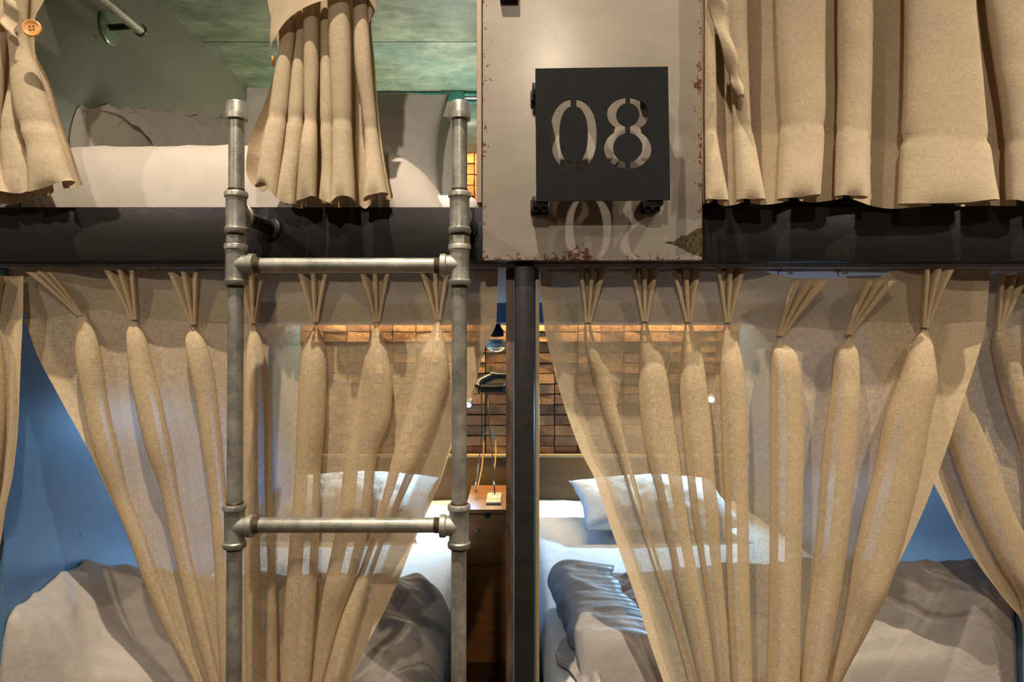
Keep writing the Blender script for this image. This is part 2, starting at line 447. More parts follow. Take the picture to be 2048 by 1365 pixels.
def make_pleat(y0, top, pinch, parent, spread=17, dtop=26, lean=0, w=9, splay=.35, down=0):
    """Three stitched finger folds that meet at the pinch."""
    bm = bmesh.new(); NR, NC = 10, 11
    uvl = bm.loops.layers.uv.new('UVMap')
    for k in (-1, 0, 1):
        grid = []
        for j in range(NR+1):
            t = j/NR
            cx = lerp(top[0]+k*spread, pinch[0]+k*3.2, t**.92); cy = lerp(top[1]+(abs(k) > 0)*1.5+down*k, pinch[1], t)
            d = lerp(dtop, 13, t); ww = lerp(w, 6.0, t); ln = lean*(1-t)**1.3
            row = []
            for i in range(NC):
                s = i/(NC-1)
                if s < .3: lx, ld = -ww/2, d*(s/.3)*.86
                elif s > .7: lx, ld = ww/2, d*((1-s)/.3)*.86
                else:
                    a = PI-(s-.3)/.4*PI; lx, ld = math.cos(a)*ww/2, d*.86+math.sin(a)*d*.14
                x = cx+lx+k*splay*ld*(1-t*.8); yy = y0-(ld+ln)/1000
                v = P(x, cy, y0); v.y = yy; row.append(bm.verts.new(v))
            grid.append(row)
        for j in range(NR):
            for i in range(NC-1):
                f = bm.faces.new((grid[j][i], grid[j][i+1], grid[j+1][i+1], grid[j+1][i])); f.smooth = True
                for lp, (a, b) in zip(f.loops, ((i, j), (i+1, j), (i+1, j+1), (i, j+1))): lp[uvl].uv = (k*.06+a*.006+top[0]/1000, b*.011)
    me = bpy.data.meshes.new('pinch_pleat'); bm.to_mesh(me); bm.free()
    at = me.attributes.new('hem', 'FLOAT', 'POINT'); at.data.foreach_set('value', [1.0]*len(me.vertices))
    o = link('pinch_pleat', me, 'linen', None); keep(o, parent)
    # the stitched knot at the pinch
    return o

def make_hook(y0, px, py, parent, h=15):
    bm = bmesh.new(); c = P(px, py, y0)
    pts = [c+Vector((.005*math.sin(a), -.004, .006*math.cos(a))) for a in np.linspace(-.3, 5.4, 14)]
    pts += [c+Vector((-.002, -.004, -.008)), c+Vector((.001, -.003, -h/1000))]
    tube(bm, pts, .0013, 6)
    box(bm, c+Vector((-.004, -.006, .006)), c+Vector((.004, .004, .012)), .001)
    o = from_bm('hook', bm, 'zinc'); keep(o, parent); o['label'] = 'small steel hook'
    return o

def make_header(y0, x0, x1, topf, botf, parent, lean=None, sag=7, pins=(), n=150):
    def f(u, v):
        x = lerp(x0(0)if callable(x0) else x0, x1, u)
        if callable(x0): pass
        py = lerp(topf(x), botf(x), v)
        k = 0
        for a, b in zip(pins, pins[1:]):
            if a <= x <= b: k = math.sin(PI*(x-a)/(b-a))
        d = (lean(x)*(1-v)**1.3 if lean else 0)-sag*k+noise.noise(Vector((x*.02, v*2, 5)))*2
        w = P(x+edge_shift(x, py), py, y0); w.y = y0-d/1000
        return w
    edge_shift = getattr(make_header, 'shift', None) or (lambda x, py: 0)
    o = grid_mesh('header_band', n, 12, f, 'linen_back', parent, uvs=lambda u, v: (u*(x1-x0)/1000, v*.11), hem=0.0)
    return o

def lower_curtain(y0, left, right, top, hb, folds, label, seed, hooks=(), hem_l=34, hem_r=34, ybot=1640, rows_n=64):
    c = P((left[0][0]+right[0][0])/2, top[0][1], y0)
    root = empty('pinch_pleat_curtain', c, label, 'curtain', 'lower bunk curtains')
    Lf, Rf = along(left), along(right); tf = pchip(top); hf = pchip(hb)
    ex = [(f['top'][0], f.get('lean', 0)) for f in folds]
    def lean(x):
        return sum(l*math.exp(-((x-a)/70)**2) for a, l in ex)
    # header follows the curtain's own side edges
    xa, xb = Lf(top[0][1]), Rf(top[-1][1])
    def hfun(u, v):
        py0 = lerp(tf(lerp(xa, xb, u)), hf(lerp(xa, xb, u)), v)
        x = lerp(Lf(py0), Rf(py0), u)
        py = lerp(tf(x), hf(x), v)
        k = 0; pins = [xa]+[f['pinch'][0] for f in folds]+[xb]
        for a, b in zip(pins, pins[1:]):
            if a <= x <= b: k = math.sin(PI*(x-a)/(b-a))
        d = lean(x)*(1-v)**1.3-8*k*(.4+.6*v)+noise.noise(Vector((x*.02, v*2, seed)))*2.5
        w = P(x, py, y0); w.y = y0-d/1000
        return w
    grid_mesh('header_band', 160, 12, hfun, 'linen_back', root, uvs=lambda u, v: (u*(xb-xa)/1000, v*.11), hem=lambda u, v: 1.0 if (u < .03 or u > .965) else 0.0)
    for f in folds:
        px, py = f['pinch']
        f['Lf'] = along([(px-6, py)]+f['L']); f['Rf'] = along([(px+6, py)]+f['R'])
        make_pleat(y0, f['top'], f['pinch'], root, f.get('spread', 17), f.get('dtop', 26), f.get('lean', 0), f.get('w', 9), down=f.get('down', 0))
    p0 = min(f['pinch'][1] for f in folds)-6
    rows = [p0+(ybot-p0)*(t**1.25) for t in np.linspace(0, 1, rows_n)]
    cloth_body('cloth_drop', y0, rows, Lf, Rf, folds, 'linen', root, top=hf, hem_l=hem_l, hem_r=hem_r, seed=seed)
    for (hx, hy) in hooks: make_hook(y0, hx, hy, root)
    return root

YC = .068
# left bunk, lower curtain
L_left = [(3,545),(28,600),(50,635),(72,700),(122,800),(176,900),(222,1000),(268,1100),(312,1200),(335,1250),(388,1365),(450,1500),(480,1640)]
L_right = [(996,534),(993,635),(969,695),(945,786),(932,823),(905,890),(880,965),(849,1036),(825,1091),(798,1159),(767,1227),(736,1285),(699,1365),(650,1480),(620,1640)]
L_top = [(0,543),(60,538),(200,536),(330,541),(450,543),(700,541),(996,533)]
L_hb = [(30,640),(100,636),(190,617),(262,634),(330,641),(450,645),(700,644),(993,636)]
L_f = [
 dict(top=(116,549),pinch=(166,632),spread=13,lean=40,dtop=22,L=[(163,650),(163,700),(178,800),(201,900),(232,992),(264,1070),(290,1145),(335,1258),(392,1365),(470,1560)],R=[(186,650),(207,700),(222,800),(246,900),(263,985),(296,1070),(321,1145),(358,1258),(402,1365),(478,1560)]),
 dict(top=(258,543),pinch=(273,640),lean=14,L=[(261,655),(266,715),(286,820),(306,904),(324,960),(352,1090),(380,1206),(424,1365),(488,1560)],R=[(299,675),(312,730),(336,820),(353,910),(362,985),(382,1090),(410,1206),(446,1365),(497,1560)]),
 dict(top=(381,547),pinch=(390,650),lean=10,L=[(378,665),(385,720),(400,800),(412,900),(421,960),(434,1100),(450,1365),(500,1560)],R=[(415,675),(432,740),(442,820),(450,900),(458,1000),(470,1100),(488,1365),(512,1560)]),
 dict(top=(510,549),pinch=(510,647),L=[(500,675),(497,720),(495,800),(494,960),(497,1100),(504,1365),(520,1560)],R=[(531,690),(544,760),(549,850),(551,960),(558,1105),(563,1365),(545,1560)]),
 dict(top=(632,549),pinch=(633,645),L=[(613,680),(605,760),(600,860),(597,940),(590,1036),(577,1206),(569,1365),(553,1560)],R=[(655,690),(659,740),(654,860),(646,940),(644,1053),(640,1172),(626,1365),(578,1560)]),
 dict(top=(754,549),pinch=(755,645),L=[(738,690),(730,740),(718,800),(698,900),(685,1019),(665,1121),(643,1240),(627,1365),(582,1560)],R=[(777,690),(790,770),(786,830),(760,900),(746,1030),(723,1131),(690,1223),(655,1365),(600,1560)],off=6),
 dict(top=(872,547),pinch=(877,640),L=[(855,680),(841,715),(824,803),(795,894),(764,1012),(733,1111),(690,1223),(652,1365),(602,1560)],R=[(893,680),(901,736),(882,820),(858,887),(798,1019),(768,1090),(741,1172),(688,1365),(618,1560)],off=12),
]
L_cur = lower_curtain(YC, L_left, L_right, L_top, L_hb, L_f, 'beige pleated curtain behind the pipe ladder, tucked narrow towards the bottom', 1.3,
    hooks=[(48,531),(318,533),(404,537)], hem_l=40, hem_r=70)
# right bunk, lower curtain
R_left = [(1079,537),(1088,645),(1104,722),(1128,810),(1162,904),(1191,961),(1218,1046),(1245,1121),(1273,1200),(1296,1275),(1327,1365),(1385,1520),(1410,1640)]
R_right = [(1981,530),(1972,645),(1948,736),(1928,793),(1889,912),(1868,968),(1834,1050),(1793,1135),(1749,1217),(1721,1285),(1684,1365),(1610,1520),(1575,1640)]
R_top = [(1079,537),(1160,534),(1220,541),(1300,536),(1330,544),(1385,538),(1450,534),(1520,545),(1582,562),(1650,560),(1722,562),(1760,546),(1840,541),(1900,531),(1981,530)]
R_hb = [(1085,644),(1300,643),(1480,645),(1558,660),(1610,655),(1692,660),(1730,644),(1846,646),(1972,643)]
R_f = [
 dict(top=(1183,537),pinch=(1175,646),L=[(1167,662),(1174,716),(1189,770),(1209,837),(1236,914),(1258,990),(1280,1050),(1300,1118),(1332,1207),(1375,1365),(1420,1560)],R=[(1199,716),(1217,743),(1231,810),(1250,887),(1272,970),(1296,1053),(1320,1132),(1354,1241),(1392,1365),(1432,1560)]),
 dict(top=(1285,538),pinch=(1288,644),L=[(1275,709),(1273,780),(1280,854),(1294,930),(1307,975),(1327,1063),(1347,1155),(1368,1241),(1396,1365),(1436,1560)],R=[(1303,680),(1322,720),(1339,820),(1354,920),(1364,995),(1381,1098),(1402,1207),(1427,1365),(1450,1560)]),
 dict(top=(1366,542),pinch=(1375,645),L=[(1361,689),(1354,753),(1357,820),(1364,904),(1378,1019),(1393,1104),(1410,1207),(1431,1365),(1454,1560)],R=[(1394,682),(1408,770),(1418,871),(1424,960),(1429,1002),(1437,1118),(1447,1224),(1458,1365),(1468,1560)]),
 dict(top=(1455,538),pinch=(1453,646),L=[(1443,679),(1435,736),(1438,837),(1441,930),(1446,1036),(1450,1173),(1460,1365),(1472,1560)],R=[(1472,685),(1481,736),(1486,837),(1488,930),(1491,1070),(1494,1207),(1499,1365),(1488,1560)]),
 dict(top=(1592,567),pinch=(1558,672),spread=21,lean=55,dtop=22,w=12,L=[(1537,692),(1534,770),(1533,900),(1532,1104),(1526,1365),(1500,1560)],R=[(1584,702),(1593,770),(1597,900),(1592,1173),(1588,1365),(1524,1560)]),
 dict(top=(1730,566),pinch=(1693,670),spread=17,lean=50,dtop=22,w=12,L=[(1664,690),(1658,753),(1648,820),(1636,910),(1626,1053),(1616,1155),(1602,1258),(1592,1365),(1528,1560)],R=[(1704,690),(1708,736),(1707,803),(1700,900),(1687,1046),(1674,1145),(1653,1275),(1640,1365),(1548,1560)]),
 dict(top=(1852,543),pinch=(1846,656),spread=15,lean=22,L=[(1815,690),(1787,753),(1755,837),(1741,910),(1718,1002),(1694,1121),(1681,1224),(1648,1365),(1550,1560)],R=[(1855,692),(1855,753),(1842,837),(1830,910),(1805,1019),(1775,1121),(1730,1240),(1672,1365),(1566,1560)],bmax=55),
]
R_cur = lower_curtain(YC, R_left, R_right, R_top, R_hb, R_f, 'beige pleated curtain right of the black post, tucked narrow towards the bottom', 4.1,
    hooks=[(1176,532),(1276,532),(1362,534),(1450,530),(1556,538),(1675,539),(1846,536)], hem_l=36, hem_r=80)
# far right and far left curtains of the next bunks
FR_left = [(1690,545),(1722,640),(1772,780),(1828,890),(1868,968),(1909,1046),(1956,1128),(2004,1193),(2048,1256),(2100,1345),(2160,1500),(2190,1640)]
FR_right = [(2330,540),(2330,650),(2320,800),(2300,1000),(2270,1200),(2250,1365),(2230,1640)]
FR_f = [
 dict(top=(1850,552),pinch=(1850,662),spread=16,L=[(1843,700),(1862,800),(1895,905),(1929,999),(1990,1125),(2040,1215),(2110,1365),(2180,1560)],R=[(1880,700),(1928,803),(1971,898),(2012,1012),(2048,1094),(2100,1215),(2150,1365),(2190,1560)],bmax=30),
 dict(top=(2006,553),pinch=(1993,662),spread=16,lean=14,L=[(1974,690),(1983,736),(2006,820),(2040,921),(2090,1094),(2150,1365),(2200,1560)],R=[(2016,692),(2036,770),(2056,850),(2084,940),(2130,1094),(2175,1365),(2206,1560)],bmax=34),
]
FR_left, FR_right = [(min(x, 2052), y) for x, y in FR_left], [(2056, y) for x, y in FR_right]
for q in FR_f:
    q['L'] = [(min(x, 2049), y) for x, y in q['L']]; q['R'] = [(min(x, 2056), y) for x, y in q['R']]
lower_curtain(YC+.050, FR_left, FR_right, [(1690,552),(1985,548),(2056,548)], [(1690,650),(1993,652),(2056,650)], FR_f,
    'curtain at the far right edge, sweeping down to the right behind its neighbour', 7.7, hooks=[(1992,534)], hem_l=46, hem_r=30)
FL_left = [(-330,545),(-320,700),(-300,1000),(-280,1365),(-260,1640)]
FL_right = [(47,545),(45,640),(42,710),(36,850),(26,950),(14,1005),(0,1090),(-60,1300),(-130,1500),(-150,1640)]
FL_f = [
 dict(top=(-160,552),pinch=(-160,655),L=[(-185,700),(-190,900),(-200,1365),(-215,1560)],R=[(-140,700),(-140,900),(-165,1365),(-195,1560)]),
 dict(top=(-12,552),pinch=(-10,650),L=[(-34,700),(-42,850),(-70,1090),(-150,1365),(-190,1560)],R=[(14,700),(22,800),(16,900),(-12,1050),(-90,1300),(-165,1560)],bmax=34),
]
lower_curtain(.034, FL_left, FL_right, [(-330,550),(47,552)], [(-330,645),(47,640)], FL_f,
    'strip of beige curtain at the far left edge beside the blue wall', 9.2, hem_l=30, hem_r=30)

# ------------------------------------------------------------------ upper curtains
YU = -.040
def upper_root(px, py, label):
    return empty('upper_curtain', P(px, py, YU), label, 'curtain', 'upper bunk curtains')
def set_folds(fs):
    for f in fs:
        f['Lf'] = along(f['L']); f['Rf'] = along(f['R']); f.setdefault('pinch', (0, -900))
    return fs
def rows_lin(a, b, n): return list(np.linspace(a, b, n))

# right: hanging closed
ur = upper_root(1700, 0, 'closed beige curtain hanging full width to the right of the number board')
UR_f = set_folds([
 dict(L=[(1407,-300),(1407,100),(1407,300),(1407,410)],R=[(1430,-300),(1428,60),(1431,260),(1452,400)],bmax=26),
 dict(L=[(1440,-300),(1438,0),(1452,110),(1462,260),(1466,410)],R=[(1488,-300),(1486,0),(1490,123),(1496,246),(1508,320),(1521,400)],bmax=40),
 dict(L=[(1545,-300),(1542,0),(1546,156),(1551,230),(1549,300),(1544,405)],R=[(1640,-300),(1639,0),(1639,205),(1636,300),(1629,405)],bmax=44),
 dict(L=[(1668,-300),(1666,0),(1668,164),(1664,300),(1661,400)],R=[(1735,-300),(1731,0),(1728,200),(1724,400)],bmax=34),
 dict(L=[(1800,-300),(1798,0),(1795,185),(1790,300),(1784,410)],R=[(1930,-300),(1937,0),(1955,185),(1968,300),(1985,410)],bmax=36,bf=.4),
 dict(L=[(1930,-300),(1955,0),(1972,123),(1992,267),(1998,410)],R=[(2060,-300),(2075,0),(2085,200),(2090,410)],bmax=40),
 dict(L=[(2120,-300),(2120,410)],R=[(2190,-300),(2190,410)]),
])
UR_bot = pchip([(1400,402),(1440,404),(1490,405),(1560,404),(1630,397),(1700,398),(1760,408),(1800,413),(1900,412),(1985,404),(2040,412),(2250,410)])
UR_st = pchip([(1400,263),(1640,260),(1700,268),(1800,278),(1985,290),(2250,290)])
cloth_body('cloth_drop', YU, rows_lin(-290, 408, 70), along([(1407,-300),(1407,410)]), along([(2250,-300),(2250,410)]), UR_f, 'linen_dense', ur,
    bottom=UR_bot, sag=38, dent_top=False, dent_bot=True, stitch=UR_st, hem_bot=UR_st, seed=11.3, hem_l=0, hem_r=0, wob=2.4, fade=30)
# centre: gathered by a tie band
uc = upper_root(640, 0, 'beige curtain bunched by a fabric band above the pipe ladder')
UC_f = set_folds([
 dict(L=[(535,-280),(556,0),(563,90),(552,167),(543,233),(529,307),(521,365)],R=[(565,-280),(592,0),(594,67),(587,150),(580,233),(573,300),(565,365)],bmax=44),
 dict(L=[(572,-280),(592,0),(595,70),(588,150),(584,200),(577,283),(562,385)],R=[(590,-280),(612,0),(614,60),(614,133),(612,250),(607,317),(599,385)],bf=1.0),
 dict(L=[(600,-280),(611,0),(614,50),(615,167),(615,240),(609,300),(602,385)],R=[(630,-280),(641,0),(643,60),(643,150),(640,233),(642,300),(640,385)],bf=1.0,off=6),
 dict(L=[(640,-280),(644,0),(644,60),(644,167),(645,267),(647,333),(643,395)],R=[(656,-280),(662,0),(663,60),(668,150),(671,250),(671,333),(672,395)],bf=1.0),
 dict(L=[(664,-280),(663,0),(664,40),(668,150),(672,267),(672,350),(670,395)],R=[(702,-280),(706,0),(707,40),(709,133),(711,267),(718,395)],bf=.9,off=8),
 dict(L=[(716,-280),(709,0),(710,40),(713,133),(727,233),(733,300),(732,395)],R=[(750,-280),(737,0),(738,20),(745,117),(753,217),(763,300),(781,395)],bf=.9),
])
UC_bot = pchip([(495,362),(515,378),(535,370),(552,390),(570,408),(590,414),(610,408),(640,400),(655,408),(672,412),(690,400),(712,404),(722,412),(745,398),(782,392)])
UC_st = pchip([(490,215),(545,232),(580,250),(612,240),(640,254),(680,252),(735,262),(780,262)])
cloth_body('cloth_drop', YU, rows_lin(-270, 392, 70), along([(500,-280),(532,0),(552,100),(545,140),(527,200),(493,290),(488,340),(500,392)]), along([(770,-280),(745,0),(740,40),(747,117),(755,217),(766,300),(784,392)]), UC_f,
    'linen_dense', uc, bottom=UC_bot, sag=34, dent_top=False, dent_bot=True, stitch=UC_st, hem_bot=UC_st, seed=21.7, hem_l=0, hem_r=0, wob=1.8, fade=26, edge_back=-10)
# tie band round the bundle
lo = pchip([(545,116),(552,104),(570,84),(593,64),(622,48),(652,36),(690,25),(728,16),(740,13),(757,34)])
hi = pchip([(545,74),(551,42),(562,10),(580,-22),(610,-48),(650,-66),(700,-78),(757,-84)])
def bandf(u, v):
    x = lerp(546, 757, u); a = PI*(1-u)
    d = 14+46*math.sin(max(.02, a))**.55+2.5*math.sin(v*PI)+noise.noise(Vector((u*7, v*2, 2)))*3
    p = P(x, lerp(hi(x), lo(x), v), YU); p.y = YU-d/1000; return p
o = grid_mesh('tie_band', 60, 16, bandf, 'linen_dense', uc, uvs=lambda u, v: (u*.25, v*.11), hem=1.0)
def flapf(u, v):
    x = lerp(735, 758-10*v*v, u); p = P(x, lerp(-40, 34+28*math.sin(PI*(1-u)*.5), v), YU); p.y = YU-.004-.012*math.sin(u*PI); return p
o = grid_mesh('band_end', 10, 12, flapf, 'linen_dense', uc, uvs=lambda u, v: (u*.03, v*.1), hem=1.0)
def make_button(c, r, normal, parent):
    n = Vector(normal).normalized(); bm = bmesh.new()
    lathe(bm, c, n, [(0, r*.7), (.001, r*.92), (.0025, r), (.0042, r*.97), (.005, r*.88), (.0046, r*.76), (.0034, r*.66), (.0032, r*.3), (.0033, 0)], 32)
    o = from_bm('button', bm, 'button'); keep(o, parent)
    s = n.cross(Vector((0, 0, 1))).normalized(); u = s.cross(n)
    bm = bmesh.new()
    for a in (.6, 2.17, 3.74, 5.31):
        lathe(bm, c+n*.0031+(s*math.cos(a)+u*math.sin(a))*r*.26, n, [(0, r*.09), (.0006, r*.09)], 10)
    h = from_bm('thread_hole', bm, 'black'); sub(h, o); o['label'] = 'wooden four-hole button'
    return o
b2 = make_button(P(549, 122, YU-.012), .0105, (-.95, -.3, 0), uc)
# left: gathered, with the large button
ul = upper_root(20, 0, 'beige curtain at the upper left, buttoned back with a wooden button')
UL_f = set_folds([
 dict(L=[(-150,-260),(-120,0),(-110,90),(-105,250),(-100,400)],R=[(-80,-260),(-60,0),(-50,90),(-42,250),(-30,400)]),
 dict(L=[(-70,-260),(-50,0),(-46,90),(-36,250),(-24,400)],R=[(0,-260),(20,0),(28,85),(20,189),(13,268),(14,330),(40,400)],bmax=40,bf=.6),
 dict(L=[(5,-260),(18,0),(24,80),(22,170),(14,268),(16,330),(22,400)],R=[(20,-260),(28,0),(30,80),(36,170),(42,220),(57,290),(74,334),(72,400)],bmax=26),
 dict(L=[(20,-260),(26,0),(27,72),(35,135),(44,195),(60,261),(76,315),(78,400)],R=[(100,-260),(70,0),(66,60),(70,98),(95,158),(113,214),(132,271),(151,331),(165,390)],bmax=40,bf=.55,off=6),
])
UL_bot = pchip([(-150,392),(-20,392),(5,388),(30,390),(60,392),(74,386),(82,392),(110,385),(140,376),(166,368)])
UL_st = pchip([(-150,262),(40,264),(70,258),(130,258),(170,262)])
cloth_body('cloth_drop', YU, rows_lin(-250, 390, 66), along([(-190,-260),(-140,0),(-130,90),(-130,400)]), along([(150,-260),(88,0),(70,40),(70,98),(96,158),(114,214),(133,271),(152,331),(166,390)]), UL_f,
    'linen_dense', ul, bottom=UL_bot, sag=12, dent_top=False, dent_bot=True, stitch=UL_st, hem_bot=UL_st, seed=31.2, hem_l=0, hem_r=8, wob=2.0, fade=26)
def ulback(u, v):
    x = lerp(-40, 54-6*v, u); p = P(x, lerp(330, 402+10*math.sin(u*3)-10*u*u, v), YU); p.y = YU+.012+.006*math.sin(u*9); return p
grid_mesh('rear_fold', 24, 14, ulback, 'linen_dense', ul, uvs=lambda u, v: (u*.1, v*.07), hem=1.0)
lo2 = pchip([(-140,20),(-60,36),(-10,52),(10,65),(28,74),(36,66),(42,50)]); hi2 = pchip([(-140,-90),(-40,-70),(20,-50),(42,-28)])
def band2(u, v):
    x = lerp(-130, 43, u); d = 44+8*math.sin(u*PI)+2*math.sin(v*PI)+noise.noise(Vector((u*6, v*3, 7)))*3
    p = P(x, lerp(hi2(x), lo2(x), v), YU); p.y = YU-d/1000; return p
grid_mesh('tie_band', 40, 16, band2, 'linen_dense', ul, uvs=lambda u, v: (u*.2, v*.11), hem=1.0)
def loopf(u, v):
    cx = pchip([(0,56),(.25,60),(.45,55),(.7,50),(1,62)])(v); cy = lerp(20, 92, v)
    p = P(cx+(u-.5)*lerp(24, 30, math.sin(v*PI)), cy-(u-.5)*-16, YU); p.y = YU-.046-.008*math.sin(u*PI)-.005*math.sin(v*9); return p
grid_mesh('button_loop', 10, 18, loopf, 'linen_dense', ul, uvs=lambda u, v: (u*.03, v*.08), hem=1.0)
make_button(P(65, 58, YU-.066), .0165, (.25, -1, .05), ul)
# loose tie strap on the right curtain
spine = [(1406,6),(1412,20),(1420,40),(1427,66),(1432,95),(1440,124),(1447,150),(1452,172),(1458,192),(1463,216)]
wid = [8,26,36,32,27,26,25,18,20,9]; tw = [0,.2,.35,.2,-.2,.1,.5,1.0,.4,.9]
sx_ = pchip([(i/9, p[0]) for i, p in enumerate(spine)]); sy_ = pchip([(i/9, p[1]) for i, p in enumerate(spine)])
wx_ = pchip([(i/9, w) for i, w in enumerate(wid)]); tx_ = pchip([(i/9, w) for i, w in enumerate(tw)])
def strapf(u, v):
    w = wx_(v)*(u-.5); a = tx_(v); p = P(sx_(v)+w*math.cos(a), sy_(v)+w*.25, YU)
    p.y = YU-.050-(.010*(1-(2*u-1)**2)+w/1000*math.sin(a))-.004*math.sin(v*14); return p
o = grid_mesh('tie_strap', 12, 50, strapf, 'linen_dense', ur, uvs=lambda u, v: (u*.03, v*.25), hem=1.0)
md = o.modifiers.new('thickness', 'SOLIDIFY'); md.thickness = .0025; md.offset = 0

# ------------------------------------------------------------------ the bunk steelwork and divider
def Z(py, y=0): return EZ+(682.5-py)/1000*(D+y)/D
def X(px, y=0): return (px-1024)/1000*(D+y)/D
fr = empty('bunk_steelwork', (X(1049), .02, 0), 'black steel frame of the bunks, one long beam on a square centre post', 'bunk steelwork')
bm = bmesh.new(); zt, zb = Z(414), Z(523)
box(bm, (-1.9, 0, zb), (1.9, .045, zt), .003)
keep(from_bm('beam', bm, 'beam'), fr)
bm = bmesh.new(); box(bm, (X(1029), .001, .0), (X(1069), .044, zb-.0045), .004)
keep(from_bm('post', bm, 'beam'), fr)
# divider wall behind the post
boxobj('wall_divider', (-.012, .046, 0), (.0535, 2.0, EZ+.150), 'wall_low', kind='structure', bevel=0)
boxobj('trim_1', (X(1012, .05), .0455, 0), (X(1027.5, .05), .075, EZ+.150), 'dark_wood', kind='structure')
boxobj('trim_2', (X(1070.5, .05), .0455, 0), (X(1078.5, .05), .075, EZ+.150), 'pale_wood', kind='structure')
boxobj('wall_divider_upper', (-.066, .05, EZ+.19), (-.03, 2.0, EZ+1.0), 'wall_up', kind='structure', bevel=0)
boxobj('trim_3', (X(953, .0), .004, Z(405)), (X(963.5, .0), .049, EZ+1.0), 'pink_wood', kind='structure')
# side walls, ceilings, floor, back wall
boxobj('wall_left', (-1.25, .05, 0), (-1.055, 2.0, EZ+.150), 'wall_low', kind='structure', bevel=0)
boxobj('wall_left_upper', (-1.06, .06, EZ+.19), (-1.03, 2.0, EZ+1.0), 'wall_up', kind='structure', bevel=0)
boxobj('wall_right', (1.135, .075, 0), (1.165, 2.0, EZ+.150), 'wall_low', kind='structure', bevel=0)
boxobj('wall_right_upper', (1.135, .06, EZ+.19), (1.165, 2.0, EZ+1.0), 'wall_up', kind='structure', bevel=0)
boxobj('ceiling_lower', (-1.9, .046, EZ+.152), (1.9, 2.0, EZ+.188), 'plaster', kind='structure', bevel=0)
bm = bmesh.new()
for a, b in ((-.02, .878), (.882, 1.40), (1.404, 2.0)):
    box(bm, (-1.9, max(a, -.02), EZ+.994), (1.9, b, EZ+1.02), .002)
tag(from_bm('ceiling', bm, 'patina'), kind='structure')
boxobj('floor', (-2.6, -2.9, -.04), (2.6, 2.1, 0), 'floor', kind='structure', bevel=0)
boxobj('wall_corridor', (-2.6, -2.95, 0), (2.6, -2.90, EZ+2.70), 'corr', kind='structure', bevel=0)
boxobj('ceiling_corridor', (-2.6, -2.9, EZ+2.70), (2.6, .05, EZ+2.74), 'corr', kind='structure', bevel=0)
boxobj('trim_4', (-1.9, -.02, EZ+1.021), (1.9, .05, EZ+2.70), 'corr', kind='structure', bevel=0)
LEDGE = EZ-.048
def brick_wall(name, x0, x1, z0, z1):
    bm = bmesh.new(); lay = bm.verts.layers.float.new('tone'); random.seed(3)
    box(bm, (x0, 2.012, z0), (x1, 2.05, z1))
    for v in bm.verts: v[lay] = .1
    for f in bm.faces: f.material_index = 1
    nz = int((z1-z0)/.0505); nx = int((x1-x0)/.114); bw = (x1-x0)/nx; bh = (z1-z0)/nz
    for j in range(nz):
        for i in range(nx):
            n0 = len(bm.verts); t = random.random(); d = random.uniform(0, .012)
            if z0+j*bh < LEDGE: d += .012
            a = (x0+i*bw+.0025, 1.980+d, z0+j*bh+.0025); b = (x0+(i+1)*bw-.0025, 2.02, z0+(j+1)*bh-.0025)
            r = bmesh.ops.create_cube(bm, size=1)['verts']
            for v in r:
                v.co = Vector(((a[0]+b[0])/2+v.co.x*(b[0]-a[0]), (a[1]+b[1])/2+v.co.y*(b[1]-a[1]), (a[2]+b[2])/2+v.co.z*(b[2]-a[2])))
                v.co += Vector((random.uniform(-.0015, .0015), random.uniform(-.005, .005), random.uniform(-.002, .002))); v[lay] = t
    return tag(from_bm(name, bm, ['brick', 'mortar'], smooth=False), kind='structure')
brick_wall('wall_back', -1.055, 1.135, .2, EZ+.150)
brick_wall('wall_back_upper', -1.03, 1.135, EZ+.19, EZ+.99)
# dropped box along the back (hides the light strip)
for nm, a, b in (('trim_5', -1.055, -.012), ('trim_6', .054, 1.135)):
    boxobj(nm, (a, 1.33, EZ+.074), (b, 1.80, EZ+.151), 'wall_low', kind='structure', bevel=.002)
bm = bmesh.new()
box(bm, (-1.03, 1.33, EZ+.885), (-.066, 1.80, EZ+.993), .002)
tag(from_bm('trim_7', bm, 'patina'), kind='structure')
rl = empty('ceiling_rail', (-.5, 1.32, EZ+.9), 'thin teal metal rails along the back edge of the green ceiling', 'rail')
for k, z in enumerate((.984, .968, .952)):
    bm = bmesh.new(); tube(bm, [(-1.02, 1.318, EZ+z), (-.07, 1.318, EZ+z)], .006 if k else .009, 10)
    keep(from_bm('rail_bar', bm, 'teal' if k != 1 else 'alu'), rl)
for x in (-1.0, -.235):
    bm = bmesh.new(); box(bm, (x-.045, 1.302, EZ+.945), (x+.045, 1.329, EZ+.993), .004); keep(from_bm('rail_bracket', bm, 'teal'), rl)

# curtain tracks under the beam
def track(x0, x1, y, label):
    t = empty('curtain_track', ((x0+x1)/2, y, EZ+.15), label, 'curtain track', 'curtain tracks')
    bm = bmesh.new()
    box(bm, (x0, y-.009, EZ+.1455), (x1, y+.009, EZ+.1518), .0015)
    keep(from_bm('rail', bm, 'alu'), t)
    for i in range(9):
        x = lerp(x0+.05, x1-.05, i/8); bm = bmesh.new(); box(bm, (x-.004, y-.010, EZ+.140), (x+.004, y+.003, EZ+.147), .001)
        keep(from_bm('glider', bm, 'white_plastic'), t)
track(-1.03, -.03, YC+.010, 'white curtain track above the curtain behind the pipe ladder')
track(.075, 1.10, YC+.010, 'white curtain track above the curtain right of the black post')

